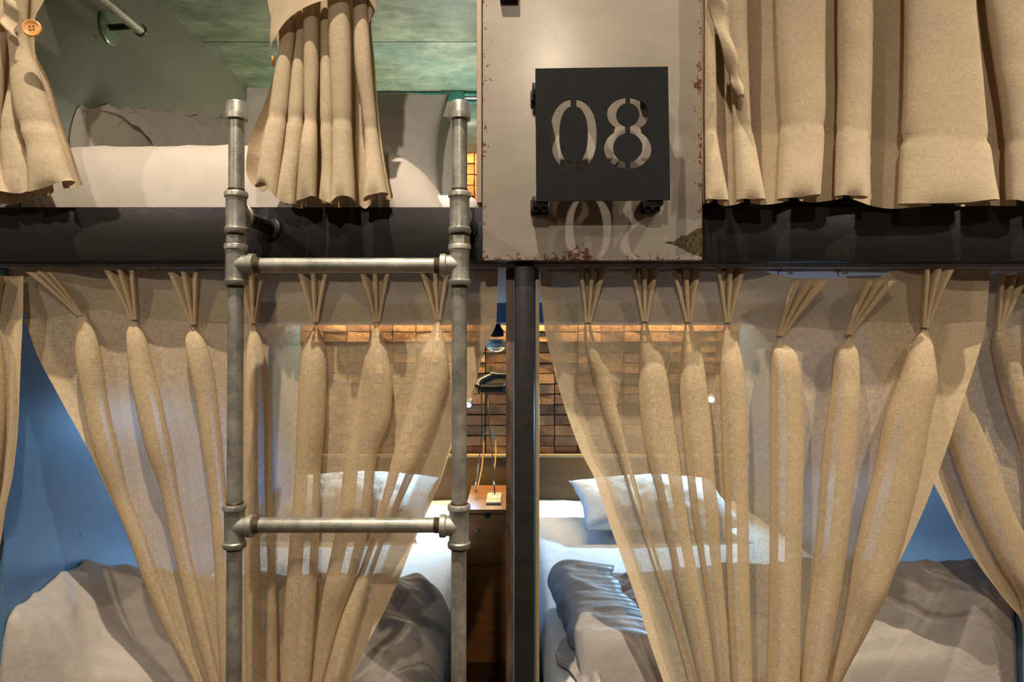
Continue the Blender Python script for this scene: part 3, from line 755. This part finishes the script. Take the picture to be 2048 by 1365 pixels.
# ------------------------------------------------------------------ number board and sign
bd = empty('number_board', (X(965, -.02), 0, Z(520, -.02)), 'worn beige painted board hanging in front of the beam, chipped rusty edges', 'board')
x0, x1, zb = X(965, -.02), X(1405, -.02), Z(521, -.02)
bm = bmesh.new(); box(bm, (0, -.02, 0), (x1-x0, -.001, EZ+1.02-zb), .0025)
o = from_bm('board_panel', bm, 'panel'); o.location = (0, 0, 0); o.parent = bd; bd.location = (x0, 0, zb)
bm = bmesh.new(); box(bm, (X(1000, -.03), -.034, Z(2.5, -.03)), (X(1036, -.03), -.0205, Z(-60, -.03)), .002)
tag(from_bm('bracket_plate', bm, 'blackmetal'), 'small black metal plate cut off by the top of the photo on the beige board', 'plate')

YS = -.088
rS = (D+YS)/D
sg = empty('number_sign', P(1205, 268, YS), 'square black metal sign with cut-out number 08 standing off the beige board', 'sign')
cu = bpy.data.curves.new('plate', 'CURVE'); cu.dimensions = '2D'; cu.fill_mode = 'BOTH'; cu.extrude = .0022; cu.resolution_u = 1
def poly(pts):
    sp = cu.splines.new('POLY'); sp.points.add(len(pts)-1); sp.use_cyclic_u = True
    for q, (x, y) in zip(sp.points, pts): q.co = ((x-1205)/1000*rS, (268-y)/1000*rS, 0, 1)
poly([(1070.5,138),(1335.5,134),(1340,400.5),(1072.5,403.5)])
def arc(cx, cy, rx, ry, a0, a1, n=26, e=1.0):
    out = []
    for k in range(n+1):
        a = math.radians(lerp(a0, a1, k/n)); c, s = math.cos(a), math.sin(a)
        out.append((cx+rx*math.copysign(abs(c)**e, c), cy-ry*math.copysign(abs(s)**e, s)))
    return out
def half(cx, cy, ro, ri, gap, side, e=1.0):
    """half ring on one side of a vertical bridge"""
    ao = math.degrees(math.asin(min(1, gap/ro[0]))); ai = math.degrees(math.asin(min(1, gap/ri[0])))
    if side < 0:
        return arc(cx, cy, ro[0], ro[1], 90+ao, 270-ao, e=e)+arc(cx, cy, ri[0], ri[1], 270-ai, 90+ai, e=e)
    return arc(cx, cy, ro[0], ro[1], 90-ao, -90+ao, e=e)+arc(cx, cy, ri[0], ri[1], -90+ai, 90-ai, e=e)
for sd in (-1, 1): poly(half(1147, 270, (46.5, 71), (28.5, 57), 4.4, sd, .88))
# the eight: two stacked rings joined at the waist
for sd in (-1, 1):
    g = 4.4; cx = 1255.5
    up = arc(cx, 229, 41.5, 33.5, 96, 232) if sd < 0 else arc(cx, 229, 41.5, 33.5, 84, -52)
    dn = arc(cx, 298, 47.5, 40, 126, 264.5) if sd < 0 else arc(cx, 298, 47.5, 40, 54, -84.5)
    il = arc(cx, 295.5, 29, 28.5, 261, 99) if sd < 0 else arc(cx, 295.5, 29, 28.5, -81, 81)
    iu = arc(cx, 230, 23, 23, 259, 101) if sd < 0 else arc(cx, 230, 23, 23, -79, 79)
    poly(up+dn+il+iu)
tmp = bpy.data.objects.new('tmp', cu); COL.objects.link(tmp)
dg = bpy.context.evaluated_depsgraph_get(); dg.update()
me = bpy.data.meshes.new_from_object(tmp.evaluated_get(dg)); bpy.data.objects.remove(tmp)
me.name = 'plate'; me.materials.clear()
me.transform(Matrix.Rotation(PI/2, 4, 'X'))
o = link('plate', me, 'blackmetal', sg, smooth=False)
for (px, py, w, h) in ((1079, 411, .030, .030), (1302, 411, .030, .024), (1079, 190, .030, .030), (1302, 190, .030, .030)):
    c = P(px, py, -.045); bm = bmesh.new()
    box(bm, (c.x-w/2, YS+.0024, c.z-.008), (c.x+w/2, -.0203, c.z+.010), .002)
    box(bm, (c.x-w/2-.002, -.030, c.z-h/2), (c.x+w/2+.002, -.0203, c.z+h/2), .002)
    b = from_bm('bracket', bm, 'black'); keep(b, sg)
    for q in (-1, 1):
        bm = bmesh.new(); lathe(bm, (c.x+q*w*.3, -.06, c.z-.0085), (0, 0, -1), [(0, .006), (.005, .006), (.007, .004)], 10)
        s = from_bm('bolt', bm, 'black'); sub(s, b)

# ------------------------------------------------------------------ pipe ladder
YL = -.160
ld = empty('pipe_ladder', (X(695, YL), YL, 0), 'galvanised pipe ladder with threaded tee fittings standing before the left bunk', 'ladder')
PR = .0134
def rail_x(side, z):
    py = 682.5-(z-EZ)*1000*D/(D+YL)
    return X(lerp(473.5, 467.5, (py-215)/1150) if side < 0 else lerp(919.5, 917.5, (py-215)/1150), YL)
def zl(py): return Z(py, YL)
def fitting(parent, side, py0, py1, branch, name):
    """tee: sleeve along the rail with beaded ends and a branch"""
    z0, z1 = zl(py1), zl(py0); zc = (z0+z1)/2; x = rail_x(side, zc); bm = bmesh.new(); h = z1-z0
    R = PR*1.30; B = PR*1.50
    lathe(bm, (x, YL, z0), (0, 0, 1), [(0, B*.93), (.002, B), (.009, B), (.011, R*1.03), (.014, R), (h-.014, R), (h-.011, R*1.03), (h-.009, B), (.0-.002+h, B), (h, B*.93)], 28)
    d = Vector(branch); L = .034
    b0 = Vector((x, YL, zc))
    lathe(bm, b0, d, [(0, R*1.0), (L-.012, R*1.0), (L-.010, B), (L-.001, B), (L, B*.92)], 28)
    # cast ribs between sleeve and branch
    o = from_bm(name, bm, 'galv'); keep(o, parent)
    return b0+d*L
for side in (-1, 1):
    bm = bmesh.new(); z1, z0 = zl(222), .012
    tube(bm, [(rail_x(side, lerp(z0, z1, i/8)), YL, lerp(z0, z1, i/8)) for i in range(9)], PR, 24)
    rail = from_bm('rail', bm, 'galv'); keep(rail, ld)
    # end cap
    z = zl(241); x = rail_x(side, z); bm = bmesh.new()
    lathe(bm, (x, YL, z), (0, 0, 1), [(0, PR*1.1), (.001, PR*1.42), (.013, PR*1.42), (.015, PR*1.33), (.0285, PR*1.33), (.032, PR*1.15), (.0335, PR*.6), (.0336, 0)], 24)
    o = from_bm('end_cap', bm, 'galv'); keep(o, ld)
    # standoff tee towards the beam, union nut, rung tees
    inward = (1, 0, 0) if side < 0 else (-1, 0, 0)
    e = fitting(ld, side, 384, 468, (.0, 1, 0), 'standoff_tee')
    bm = bmesh.new(); tube(bm, [e-Vector((0, .006, 0)), (e.x, -.006, e.z)], PR*.98, 20)
    lathe(bm, (e.x, -.008, e.z), (0, 1, 0), [(0, .02), (.0015, .024), (.0076, .024)], 24)
    o = from_bm('standoff', bm, 'black'); keep(o, ld); o['label'] = 'dark pipe standoff'
    z = zl(489); x = rail_x(side, z); bm = bmesh.new()
    lathe(bm, (x, YL, z), (0, 0, 1), [(0, PR*1.2), (.002, PR*1.36), (.013, PR*1.36), (.0155, PR*1.2)], 6)
    o = from_bm('union_nut', bm, 'galv', smooth=False); keep(o, ld)
    for a, b in ((489, 572), (1009, 1096)): fitting(ld, side, a, b, inward, 'rung_tee')
    for py in (381, 470, 487, 573.5, 1007, 1097):
        bm = bmesh.new(); z = zl(py); xx = rail_x(side, z)
        lathe(bm, (xx, YL, z-.003), (0, 0, 1), [(0, PR*1.03), (.001, PR*1.1), (.002, PR*1.03), (.003, PR*1.1), (.004, PR*1.03), (.005, PR*1.1), (.006, PR*1.03)], 24)
        o = from_bm('thread', bm, 'rust'); keep(o, ld)
    bm = bmesh.new(); x = rail_x(side, 0); lathe(bm, (x, YL, 0.0005), (0, 0, 1), [(0, .04), (.006, .04), (.008, .022), (.026, .019)], 24)
    keep(from_bm('floor_flange', bm, 'galv'), ld)
for py in (531, 1051):
    z = zl(py); xa, xb = rail_x(-1, z)+.031, rail_x(1, z)-.031; bm = bmesh.new()
    tube(bm, [(xa, YL, z), (xb, YL, z)], PR*.98, 24)
    rg = from_bm('rung', bm, 'galv'); keep(rg, ld)
    for xx in (xa+.003, xb-.013):
        bm = bmesh.new(); lathe(bm, (xx, YL, z), (1, 0, 0), [(i*.0011, PR*(1.0+.06*(i % 2))) for i in range(11)], 24)
        t = from_bm('rung_thread', bm, 'rust'); sub(t, rg)

# ------------------------------------------------------------------ beds below
MZ = EZ-.80
def wrinkle(x, y, s, seed, dirx=1.0, diry=.35, amp=.01):
    n = noise.noise(Vector((x*s*dirx+seed, y*s*diry, seed)))
    n2 = noise.noise(Vector((x*s*2.3*dirx+9, y*s*2.1*diry+seed, 2)))
    return amp*((1-abs(n)*2)*.8+n2*.5)
def bed(x0, x1, label):
    b = empty('bunk_bed', ((x0+x1)/2, 1.0, 0), label, 'bed', 'lower bunk beds')
    bm = bmesh.new(); box(bm, (x0+.01, .18, .0), (x1-.01, 1.94, MZ-.20), .006); keep(from_bm('base', bm, 'wood'), b)
    bm = bmesh.new(); box(bm, (x0, .165, MZ-.20), (x1, 1.955, MZ), .035, 4); o = from_bm('mattress', bm, 'sheet', sharp=0); keep(o, b)
    def f(u, v):
        x = lerp(x0-.004, x1+.004, u); y = lerp(.16, 1.958, v)
        e = min(u, 1-u)*(x1-x0); dz = .012-.05*math.exp(-e/.012)
        z = MZ+dz+wrinkle(x, y, 7, 3.3, 1, .25, .0035)
        return (x, y, z)
    keep(grid_mesh('fitted_sheet', 60, 90, f, 'sheet'), b)
    return b
bed(-1.047, -.195, 'lower bunk bed with white sheet behind the pipe ladder')
bed(.082, 1.125, 'lower bunk bed with blue-lit white sheet right of the black post')
def headboard(x0, x1, label):
    h = empty('headboard', ((x0+x1)/2, 1.96, 0), label, 'headboard', 'headboards')
    bm = bmesh.new(); box(bm, (x0, 1.962, .25), (x1, 1.983, EZ-.575), .001); keep(from_bm('board', bm, 'head'), h)
    bm = bmesh.new(); box(bm, (x0, 1.945, EZ-.5745), (x1, 1.983, EZ-.562), .001); keep(from_bm('cap_rail', bm, 'pale_wood'), h)
headboard(-1.053, -.014, 'brown wooden headboard under the bricks in the left bunk')
headboard(.056, 1.133, 'brown wooden headboard under the bricks in the right bunk')

def pillow(name, c, w, d, h, rot, label, mat='pillow', seed=0, group='pillows'):
    NU, NV = 40, 28
    def f(u, v, s):
        a, b = 2*u-1, 2*v-1
        k = max(0, 1-a*a)**.55*max(0, 1-b*b)**.55
        x = a*w/2*(1-.10*(1-b*b)**1.5*0-.07*(1-b*b)); y = b*d/2*(1-.09*(1-a*a))
        z = s*h/2*k+.012*noise.noise(Vector((a*2.2+seed, b*2.2, s*3)))*k
        z += .012*noise.noise(Vector((a*6+seed, b*5, s)))*k+.020*noise.noise(Vector((seed, a*3, b*3)))*(1-k)**2*.5
        return Vector((x, y, z))
    bm = bmesh.new(); top = [[bm.verts.new(f(i/NU, j/NV, 1)) for i in range(NU+1)] for j in range(NV+1)]
    bot = [[top[j][i] if i in (0, NU) or j in (0, NV) else bm.verts.new(f(i/NU, j/NV, -.8)) for i in range(NU+1)] for j in range(NV+1)]
    for j in range(NV):
        for i in range(NU):
            bm.faces.new((top[j][i], top[j][i+1], top[j+1][i+1], top[j+1][i]))
            bm.faces.new((bot[j][i], bot[j+1][i], bot[j+1][i+1], bot[j][i+1]))
    o = from_bm(name, bm, mat, sharp=0); o.location = c; o.rotation_euler = rot
    return tag(o, label, 'pillow', group)
pillow('pillow', (-.66, 1.52, MZ+.118), .64, .44, .19, (.26, 0, -.03), 'white pillow seen through the curtain behind the pipe ladder', seed=2)
pillow('pillow', (.60, 1.50, MZ+.112), .66, .44, .18, (.24, 0, .06), 'white pillow with blue-lit corner on the right lower bed', seed=5)

def duvet(name, f, label, nx=90, ny=80, thick=.012):
    o = grid_mesh(name, nx, ny, f, 'duvet')
    md = o.modifiers.new('thickness', 'SOLIDIFY'); md.thickness = thick; md.offset = -1
    return tag(o, label, 'duvet', 'lower bunk duvets')
def edge(t, w):            # rounded shoulder: 0 at the rim, 1 inside
    t = max(0, min(1, t/w)); return math.sqrt(max(0, 1-(1-t)**2))
def d_left(u, v):
    x = lerp(-1.051, -.160, u); yb = lerp(.40, .66, sm(u)); y = lerp(lerp(.015, .088, sm(u*5)), yb, v)
    top = lerp(.235, .10, u**.8)
    e = edge(1-v, .26)*lerp(edge(v+.01, .22)**.6, sm(v/.85)*.62+.38*edge(v+.01, .3), sm(u*6))
    zr = MZ-.03*(1-v)+.022+top*e
    if u > .88: zr = lerp(MZ-.14, zr, edge(1-u, .12)); x = min(x, -.172)
    if v < .12: zr = lerp(MZ-.18, zr, edge(v, .12))
    q = min(1, (1-v)*6)
    zr += (wrinkle(x+y*.9, y-x*.9, 5, 1.7, 1.3, .25, .016)*e+wrinkle(x*.8+y, y-x, 13, 6, 1.2, .4, .007))*q
    return (x, y, zr)
duvet('duvet', d_left, 'crumpled striped duvet on the bed behind the pipe ladder')
def d_right(u, v):
    x = lerp(.205-.035*v, 1.129, u); yb = lerp(.70, .34, sm((u-.1)/.9)); y = lerp(.150, yb, v)
    top = lerp(.085, .235, sm(u*1.1))
    e = edge(1-v, .20)*lerp(edge(v+.01, .22)**.6, sm(v/.85)*.62+.38*edge(v+.01, .3), sm((1-u)*6))*edge(u+.004, .06)
    zr = MZ-.03*(1-v)+.022+top*e
    if v < .12: zr = lerp(MZ-.18, zr, edge(v, .12))
    q = min(1, (1-v)*6)
    zr += (wrinkle(x-y*.8, y+x*.6, 5, 8.2, 1.2, .3, .016)*e+wrinkle(x-y, y+x, 13, 3, 1.2, .4, .007))*q
    return (x, y, zr)
dr = duvet('duvet', d_right, 'crumpled striped duvet with rolled back corner on the right lower bed')
# the folded-over left side of that duvet
RX = pchip([(0, .06), (.12, .0), (.25, -.028), (.40, -.034), (.55, -.022), (.68, .012), (.85, .07), (1, .15)])
RZ = pchip([(0, .016), (.12, .012), (.25, .026), (.40, .062), (.55, .098), (.68, .118), (.85, .120), (1, .108)])
def d_roll(u, v):
    y = lerp(.150, .665, v); k = 1+.10*math.sin(v*7)+.25*noise.noise(Vector((v*5, u*2, 1)))
    w = .010*noise.noise(Vector((v*9+u*2, u*4, 6)))
    z = MZ+.018+RZ(u)*(.92+.12*k)*(1-.15*(1-v))+w
    if v < .12: z = lerp(MZ-.20, z, edge(v, .12))
    return (.190-.045*v+RX(u)*k+w, y+.012*math.sin(u*5), z)
o = grid_mesh('folded_edge', 26, 60, d_roll, 'duvet'); o.modifiers.new('thickness', 'SOLIDIFY').thickness = .006; o.parent = dr
def d_tuck(u, v):
    y = lerp(.11, .44, v); x = lerp(.195, .128+.02*math.sin(v*8), u); return (x, y, MZ+.045-.022*u+.016*noise.noise(Vector((u*3, v*7, 4))))
o = grid_mesh('tucked_corner', 14, 30, d_tuck, 'duvet'); o.modifiers.new('thickness', 'SOLIDIFY').thickness = .005; o.parent = dr

# ------------------------------------------------------------------ nightstand and its things
ns = empty('nightstand', (-.10, 1.55, 0), 'orange-brown wooden nightstand beside the left bed by the divider', 'nightstand')
NZ = EZ-.68; NX0, NX1 = -.186, -.018
bm = bmesh.new(); box(bm, (NX0, 1.36, 0), (NX1, 1.78, NZ-.018), .001); keep(from_bm('body', bm, 'wood'), ns)
bm = bmesh.new(); box(bm, (NX0-.004, 1.352, NZ-.0178), (NX1+.001, 1.80, NZ), .002); keep(from_bm('top', bm, 'wood'), ns)
bm = bmesh.new(); box(bm, (NX0+.002, 1.346, NZ-.218), (NX1-.002, 1.3598, NZ-.020), .0015); dw = from_bm('drawer', bm, 'wood'); keep(dw, ns)
bm = bmesh.new(); lathe(bm, (-.098, 1.3462, NZ-.022), (0, -1, 0), [(0, .012), (.0008, .012)], 16)
g = from_bm('finger_notch', bm, 'black'); sub(g, dw)
bm = bmesh.new(); lathe(bm, (-.137, 1.346, NZ-.083), (0, -1, 0), [(0, .008), (.004, .008), (.006, .0055), (.012, .005), (.013, .003)], 16)
g = from_bm('lock', bm, 'zinc'); sub(g, dw); g['label'] = 'small steel lock'
op = empty('outlet_plate', (-.078, 1.50, NZ), 'cream double outlet plate on the nightstand top', 'outlet')
for k, (ya, yb) in enumerate(((1.425, 1.512), (1.515, 1.60))):
    bm = bmesh.new(); box(bm, (-.108, ya, NZ+.0004), (-.046, yb, NZ+.012), .003); pl = from_bm('outlet', bm, 'white_plastic'); keep(pl, op)
    bm = bmesh.new()
    for q in (-.008, .008): box(bm, (-.077+q-.002, (ya+yb)/2-.006, NZ+.012), (-.077+q+.002, (ya+yb)/2+.004, NZ+.0126))
    s = from_bm('slot', bm, 'grey_plastic'); sub(s, pl)

def R(px, py, y): return P(px, py, y)
# black pipe lamp over the nightstand
pf = empty('pipe_wall_lamp', R(985, 770, 1.9), 'black pipe wall lamp on the bricks above the nightstand', 'lamp')
bm = bmesh.new(); tube(bm, [R(1020, 753, 1.93), R(988, 752, 1.93)], .016, 14); lathe(bm, R(990, 752, 1.93), (-1, 0, 0), [(0, .02), (.022, .021), (.024, .016)], 16)
keep(from_bm('pipe_arm', bm, 'black'), pf)
bm = bmesh.new(); tube(bm, [R(990, 752, 1.93), R(975, 757, 1.92), R(962, 764, 1.90), R(955, 774, 1.88)], [.018, .02, .02, .016], 14); keep(from_bm('elbow', bm, 'black'), pf)
bm = bmesh.new(); tube(bm, [R(961, 778, 1.86), R(1006, 778, 1.86)], .019, 18); keep(from_bm('lamp_cylinder', bm, 'blackmetal'), pf)
for px in (957, 1008):
    bm = bmesh.new(); lathe(bm, R(px-1.5, 778, 1.86), (1, 0, 0), [(0, .024), (.002, .027), (.008, .027), (.010, .024)], 20); keep(from_bm('end_disc', bm, 'black'), pf)
# hanging cords
def cord(label, black, ferr, orange):
    c = empty('hanging_cord', R(*black[0]), label, 'cord', 'cords over the nightstand')
    bm = bmesh.new(); pts = [R(*p) for p in black]; tube(bm, pts, .0026, 8); o = from_bm('black_lead', bm, 'black'); keep(o, c)
    bm = bmesh.new(); tube(bm, [R(*p) for p in orange], .0030, 8); o = from_bm('orange_lead', bm, 'orange_cord'); keep(o, c); o['label'] = 'orange lead'
    for a, b in ferr:
        bm = bmesh.new(); tube(bm, [R(*a), R(*b)], .0046, 10); o = from_bm('ferrule', bm, 'zinc'); keep(o, c)
cord('black and orange cord looping down to the left edge of the nightstand', [(963,788,1.85),(964,830,1.82),(964,860,1.80),(960,900,1.75),(957,935,1.68),(953,965,1.6),(951,985,1.52)],
     [((965,858,1.80),(968,882,1.79)),((957,930,1.69),(955,944,1.66)),((952,966,1.6),(951,984,1.54))], [(968,882,1.79),(967,905,1.77),(964,935,1.70),(959,960,1.62),(954,982,1.55)])
cord('black and orange cord hanging down to the outlet on the nightstand', [(974,788,1.85),(977,830,1.82),(978,855,1.80),(983,890,1.75),(986,930,1.68),(988,965,1.60),(989.5,988,1.565)],
     [((981,862,1.80),(991,880,1.79)),((986,928,1.68),(988,944,1.66)),((988,964,1.6),(989,972,1.58))], [(991,880,1.79),(992,905,1.76),(990,930,1.70),(988,946,1.66)])
# glass lamp under the dropped box, reading lamps
gl = empty('glass_pendant', R(992, 680, 1.6), 'blue-lit glass pendant lamp hanging by the divider above the nightstand', 'lamp')
bm = bmesh.new(); lathe(bm, R(992, 659, 1.6), (0, 0, 1), [(-.034, .022), (-.030, .034), (-.004, .034), (0, .028), (.038, .010)], 24); keep(from_bm('lamp_cap', bm, 'black'), gl)
bm = bmesh.new(); lathe(bm, R(992, 703, 1.6), (0, 0, 1), [(-.006, .010), (0, .026), (.012, .042), (.026, .046), (.040, .040), (.052, .030)], 28); keep(from_bm('glass_shade', bm, 'glass'), gl)
bm = bmesh.new(); lathe(bm, R(992, 694, 1.6), (0, 0, 1), [(0, .012), (.01, .02), (.024, .012), (.03, .008)], 18); keep(from_bm('bulb', bm, 'alu'), gl)
def reading(px, py, y, aim, label):
    c = R(px, py, y); a = (Vector(aim)-c).normalized(); t = empty('reading_lamp', c, label, 'lamp', 'reading lamps')
    bm = bmesh.new(); lathe(bm, c-a*.045, a, [(0, .010), (.004, .018), (.034, .020), (.036, .018)], 22); h = from_bm('lamp_head', bm, 'alu'); keep(h, t)
    bm = bmesh.new(); lathe(bm, c-a*.0088, a, [(0, .0155), (.002, .0155)], 20); l = from_bm('lens', bm, 'led'); sub(l, h)
    e = c-a*.04; bm = bmesh.new(); tube(bm, [e, e+Vector((0, .03, .02)), Vector((c.x, 1.986, c.z+.03))], .005, 10); keep(from_bm('arm', bm, 'black'), t)
reading(934, 812, 1.84, (-.52, 1.15, EZ-.80), 'small blue-lit reading lamp head on the bricks beside the right ladder rail')
reading(1422, 801, 1.86, (.48, .5, EZ-.75), 'lit reading lamp glowing through the right lower curtain')

# ------------------------------------------------------------------ upper bunk
UZ = EZ+.19
ub = empty('upper_bed', (-.55, 1.0, UZ), 'upper bunk mattress behind the gathered curtains at the upper left', 'bed')
bm = bmesh.new(); box(bm, (-1.022, .10, UZ+.001), (-.072, 1.95, UZ+.13), .03, 4); keep(from_bm('mattress', bm, 'sheet', sharp=0), ub)
HX = pchip([(-1.03,.437),(-.60,.442),(-.36,.436),(-.27,.425),(-.215,.395),(-.17,.345),(-.14,.29),(-.118,.215)])
def d_up(u, v):
    x = lerp(-1.026, -.118, u); hz = HX(x)-.196
    # front face, shoulder, top
    if v < .45:
        t = v/.45; a = t*PI/2; y = .062+.0+.13*(1-math.cos(a))*1.0-.012*math.sin(PI*t); z = UZ+.004+hz*math.sin(a)**.82
    else:
        t = (v-.45)/.55; y = .192+t*.11; z = UZ+.004+hz*(1-.42*(1-math.sqrt(max(0, 1-t*t))))
    k = math.sin(PI*min(1, v*1.1))
    cr = .014*math.exp(-((x-(-.62+.26*(EZ+.43-z)/.2))/.010)**2)*sm((v-.02)*6) if z > UZ+.02 else 0
    n = wrinkle(x*.8+z*.8, y-x, 4, 5.5, 1.2, .4, .006)+wrinkle(x, z*2, 11, 2, 1, .5, .003)
    return (x, y-.5*(n+cr), max(UZ+.002, z+.7*n*k))
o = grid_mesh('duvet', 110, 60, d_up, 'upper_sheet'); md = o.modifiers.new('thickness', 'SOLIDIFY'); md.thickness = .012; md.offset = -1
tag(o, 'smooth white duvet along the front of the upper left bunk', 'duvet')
def d_back(u, v):
    a = lerp(-.5, PI+.5, v); r = .105+.012*noise.noise(Vector((u*4, v*3, 8)))-.02*u
    cx = lerp(-1.0, -.72, u); cy = lerp(.30, .66, u); cz = lerp(.455, .545, u)
    n = wrinkle(u*.9+v*.5, v*.6-u*.5, 11, 4.1, 1.3, .5, .026)
    q = -math.cos(a)*r*1.1
    return (max(-1.028, cx+q*.75), cy+q*.75, EZ+cz+math.sin(a)*(r+n))
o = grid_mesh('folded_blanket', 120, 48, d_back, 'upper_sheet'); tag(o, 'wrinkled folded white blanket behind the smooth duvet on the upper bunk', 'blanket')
pillow('pillow', (-.455, .43, EZ+.522), .56, .36, .16, (1.22, .03, .03), 'large white pillow leaning in shade behind the bunched upper curtain', seed=7)
pillow('pillow', (-.385, .62, EZ+.535), .50, .38, .15, (1.32, -.02, -.05), 'second white pillow showing past the right end of the shaded upper pillow', seed=9)
# coat rail on the upper left wall
hr = empty('wall_rail', (-1.0, .7, EZ+.8), 'grey pipe rail with round flange on the upper left wall', 'rail')
a = P(283, 62, .45); a.x = -.962
yy = 1.33*(1.03-.068)/(1024-283)*1000-D
q = lambda t: Vector((-.962, lerp(.10, yy, t), EZ+.80))
yy = (.962/.741-1)*D; zz = EZ+.620*(D+yy)/D
bm = bmesh.new(); tube(bm, [(-.962, yy-.45, zz), (-.962, yy, zz)], .0135, 18); keep(from_bm('rail_pipe', bm, 'galv'), hr)
bm = bmesh.new(); tube(bm, [(-.962, yy-.03, zz), (-1.0255, yy-.03, zz-.005)], .008, 12); keep(from_bm('rail_stem', bm, 'black'), hr)
bm = bmesh.new(); lathe(bm, (-1.0295, yy-.03, zz-.006), (1, 0, 0), [(0, .042), (.003, .042), (.005, .039)], 32); keep(from_bm('wall_flange', bm, 'acrylic'), hr)
bm = bmesh.new()
tube(bm, [(-.962, yy-.008, zz), (-.962, yy-.002, zz)], .016, 18); keep(from_bm('clamp_ring', bm, 'black'), hr)
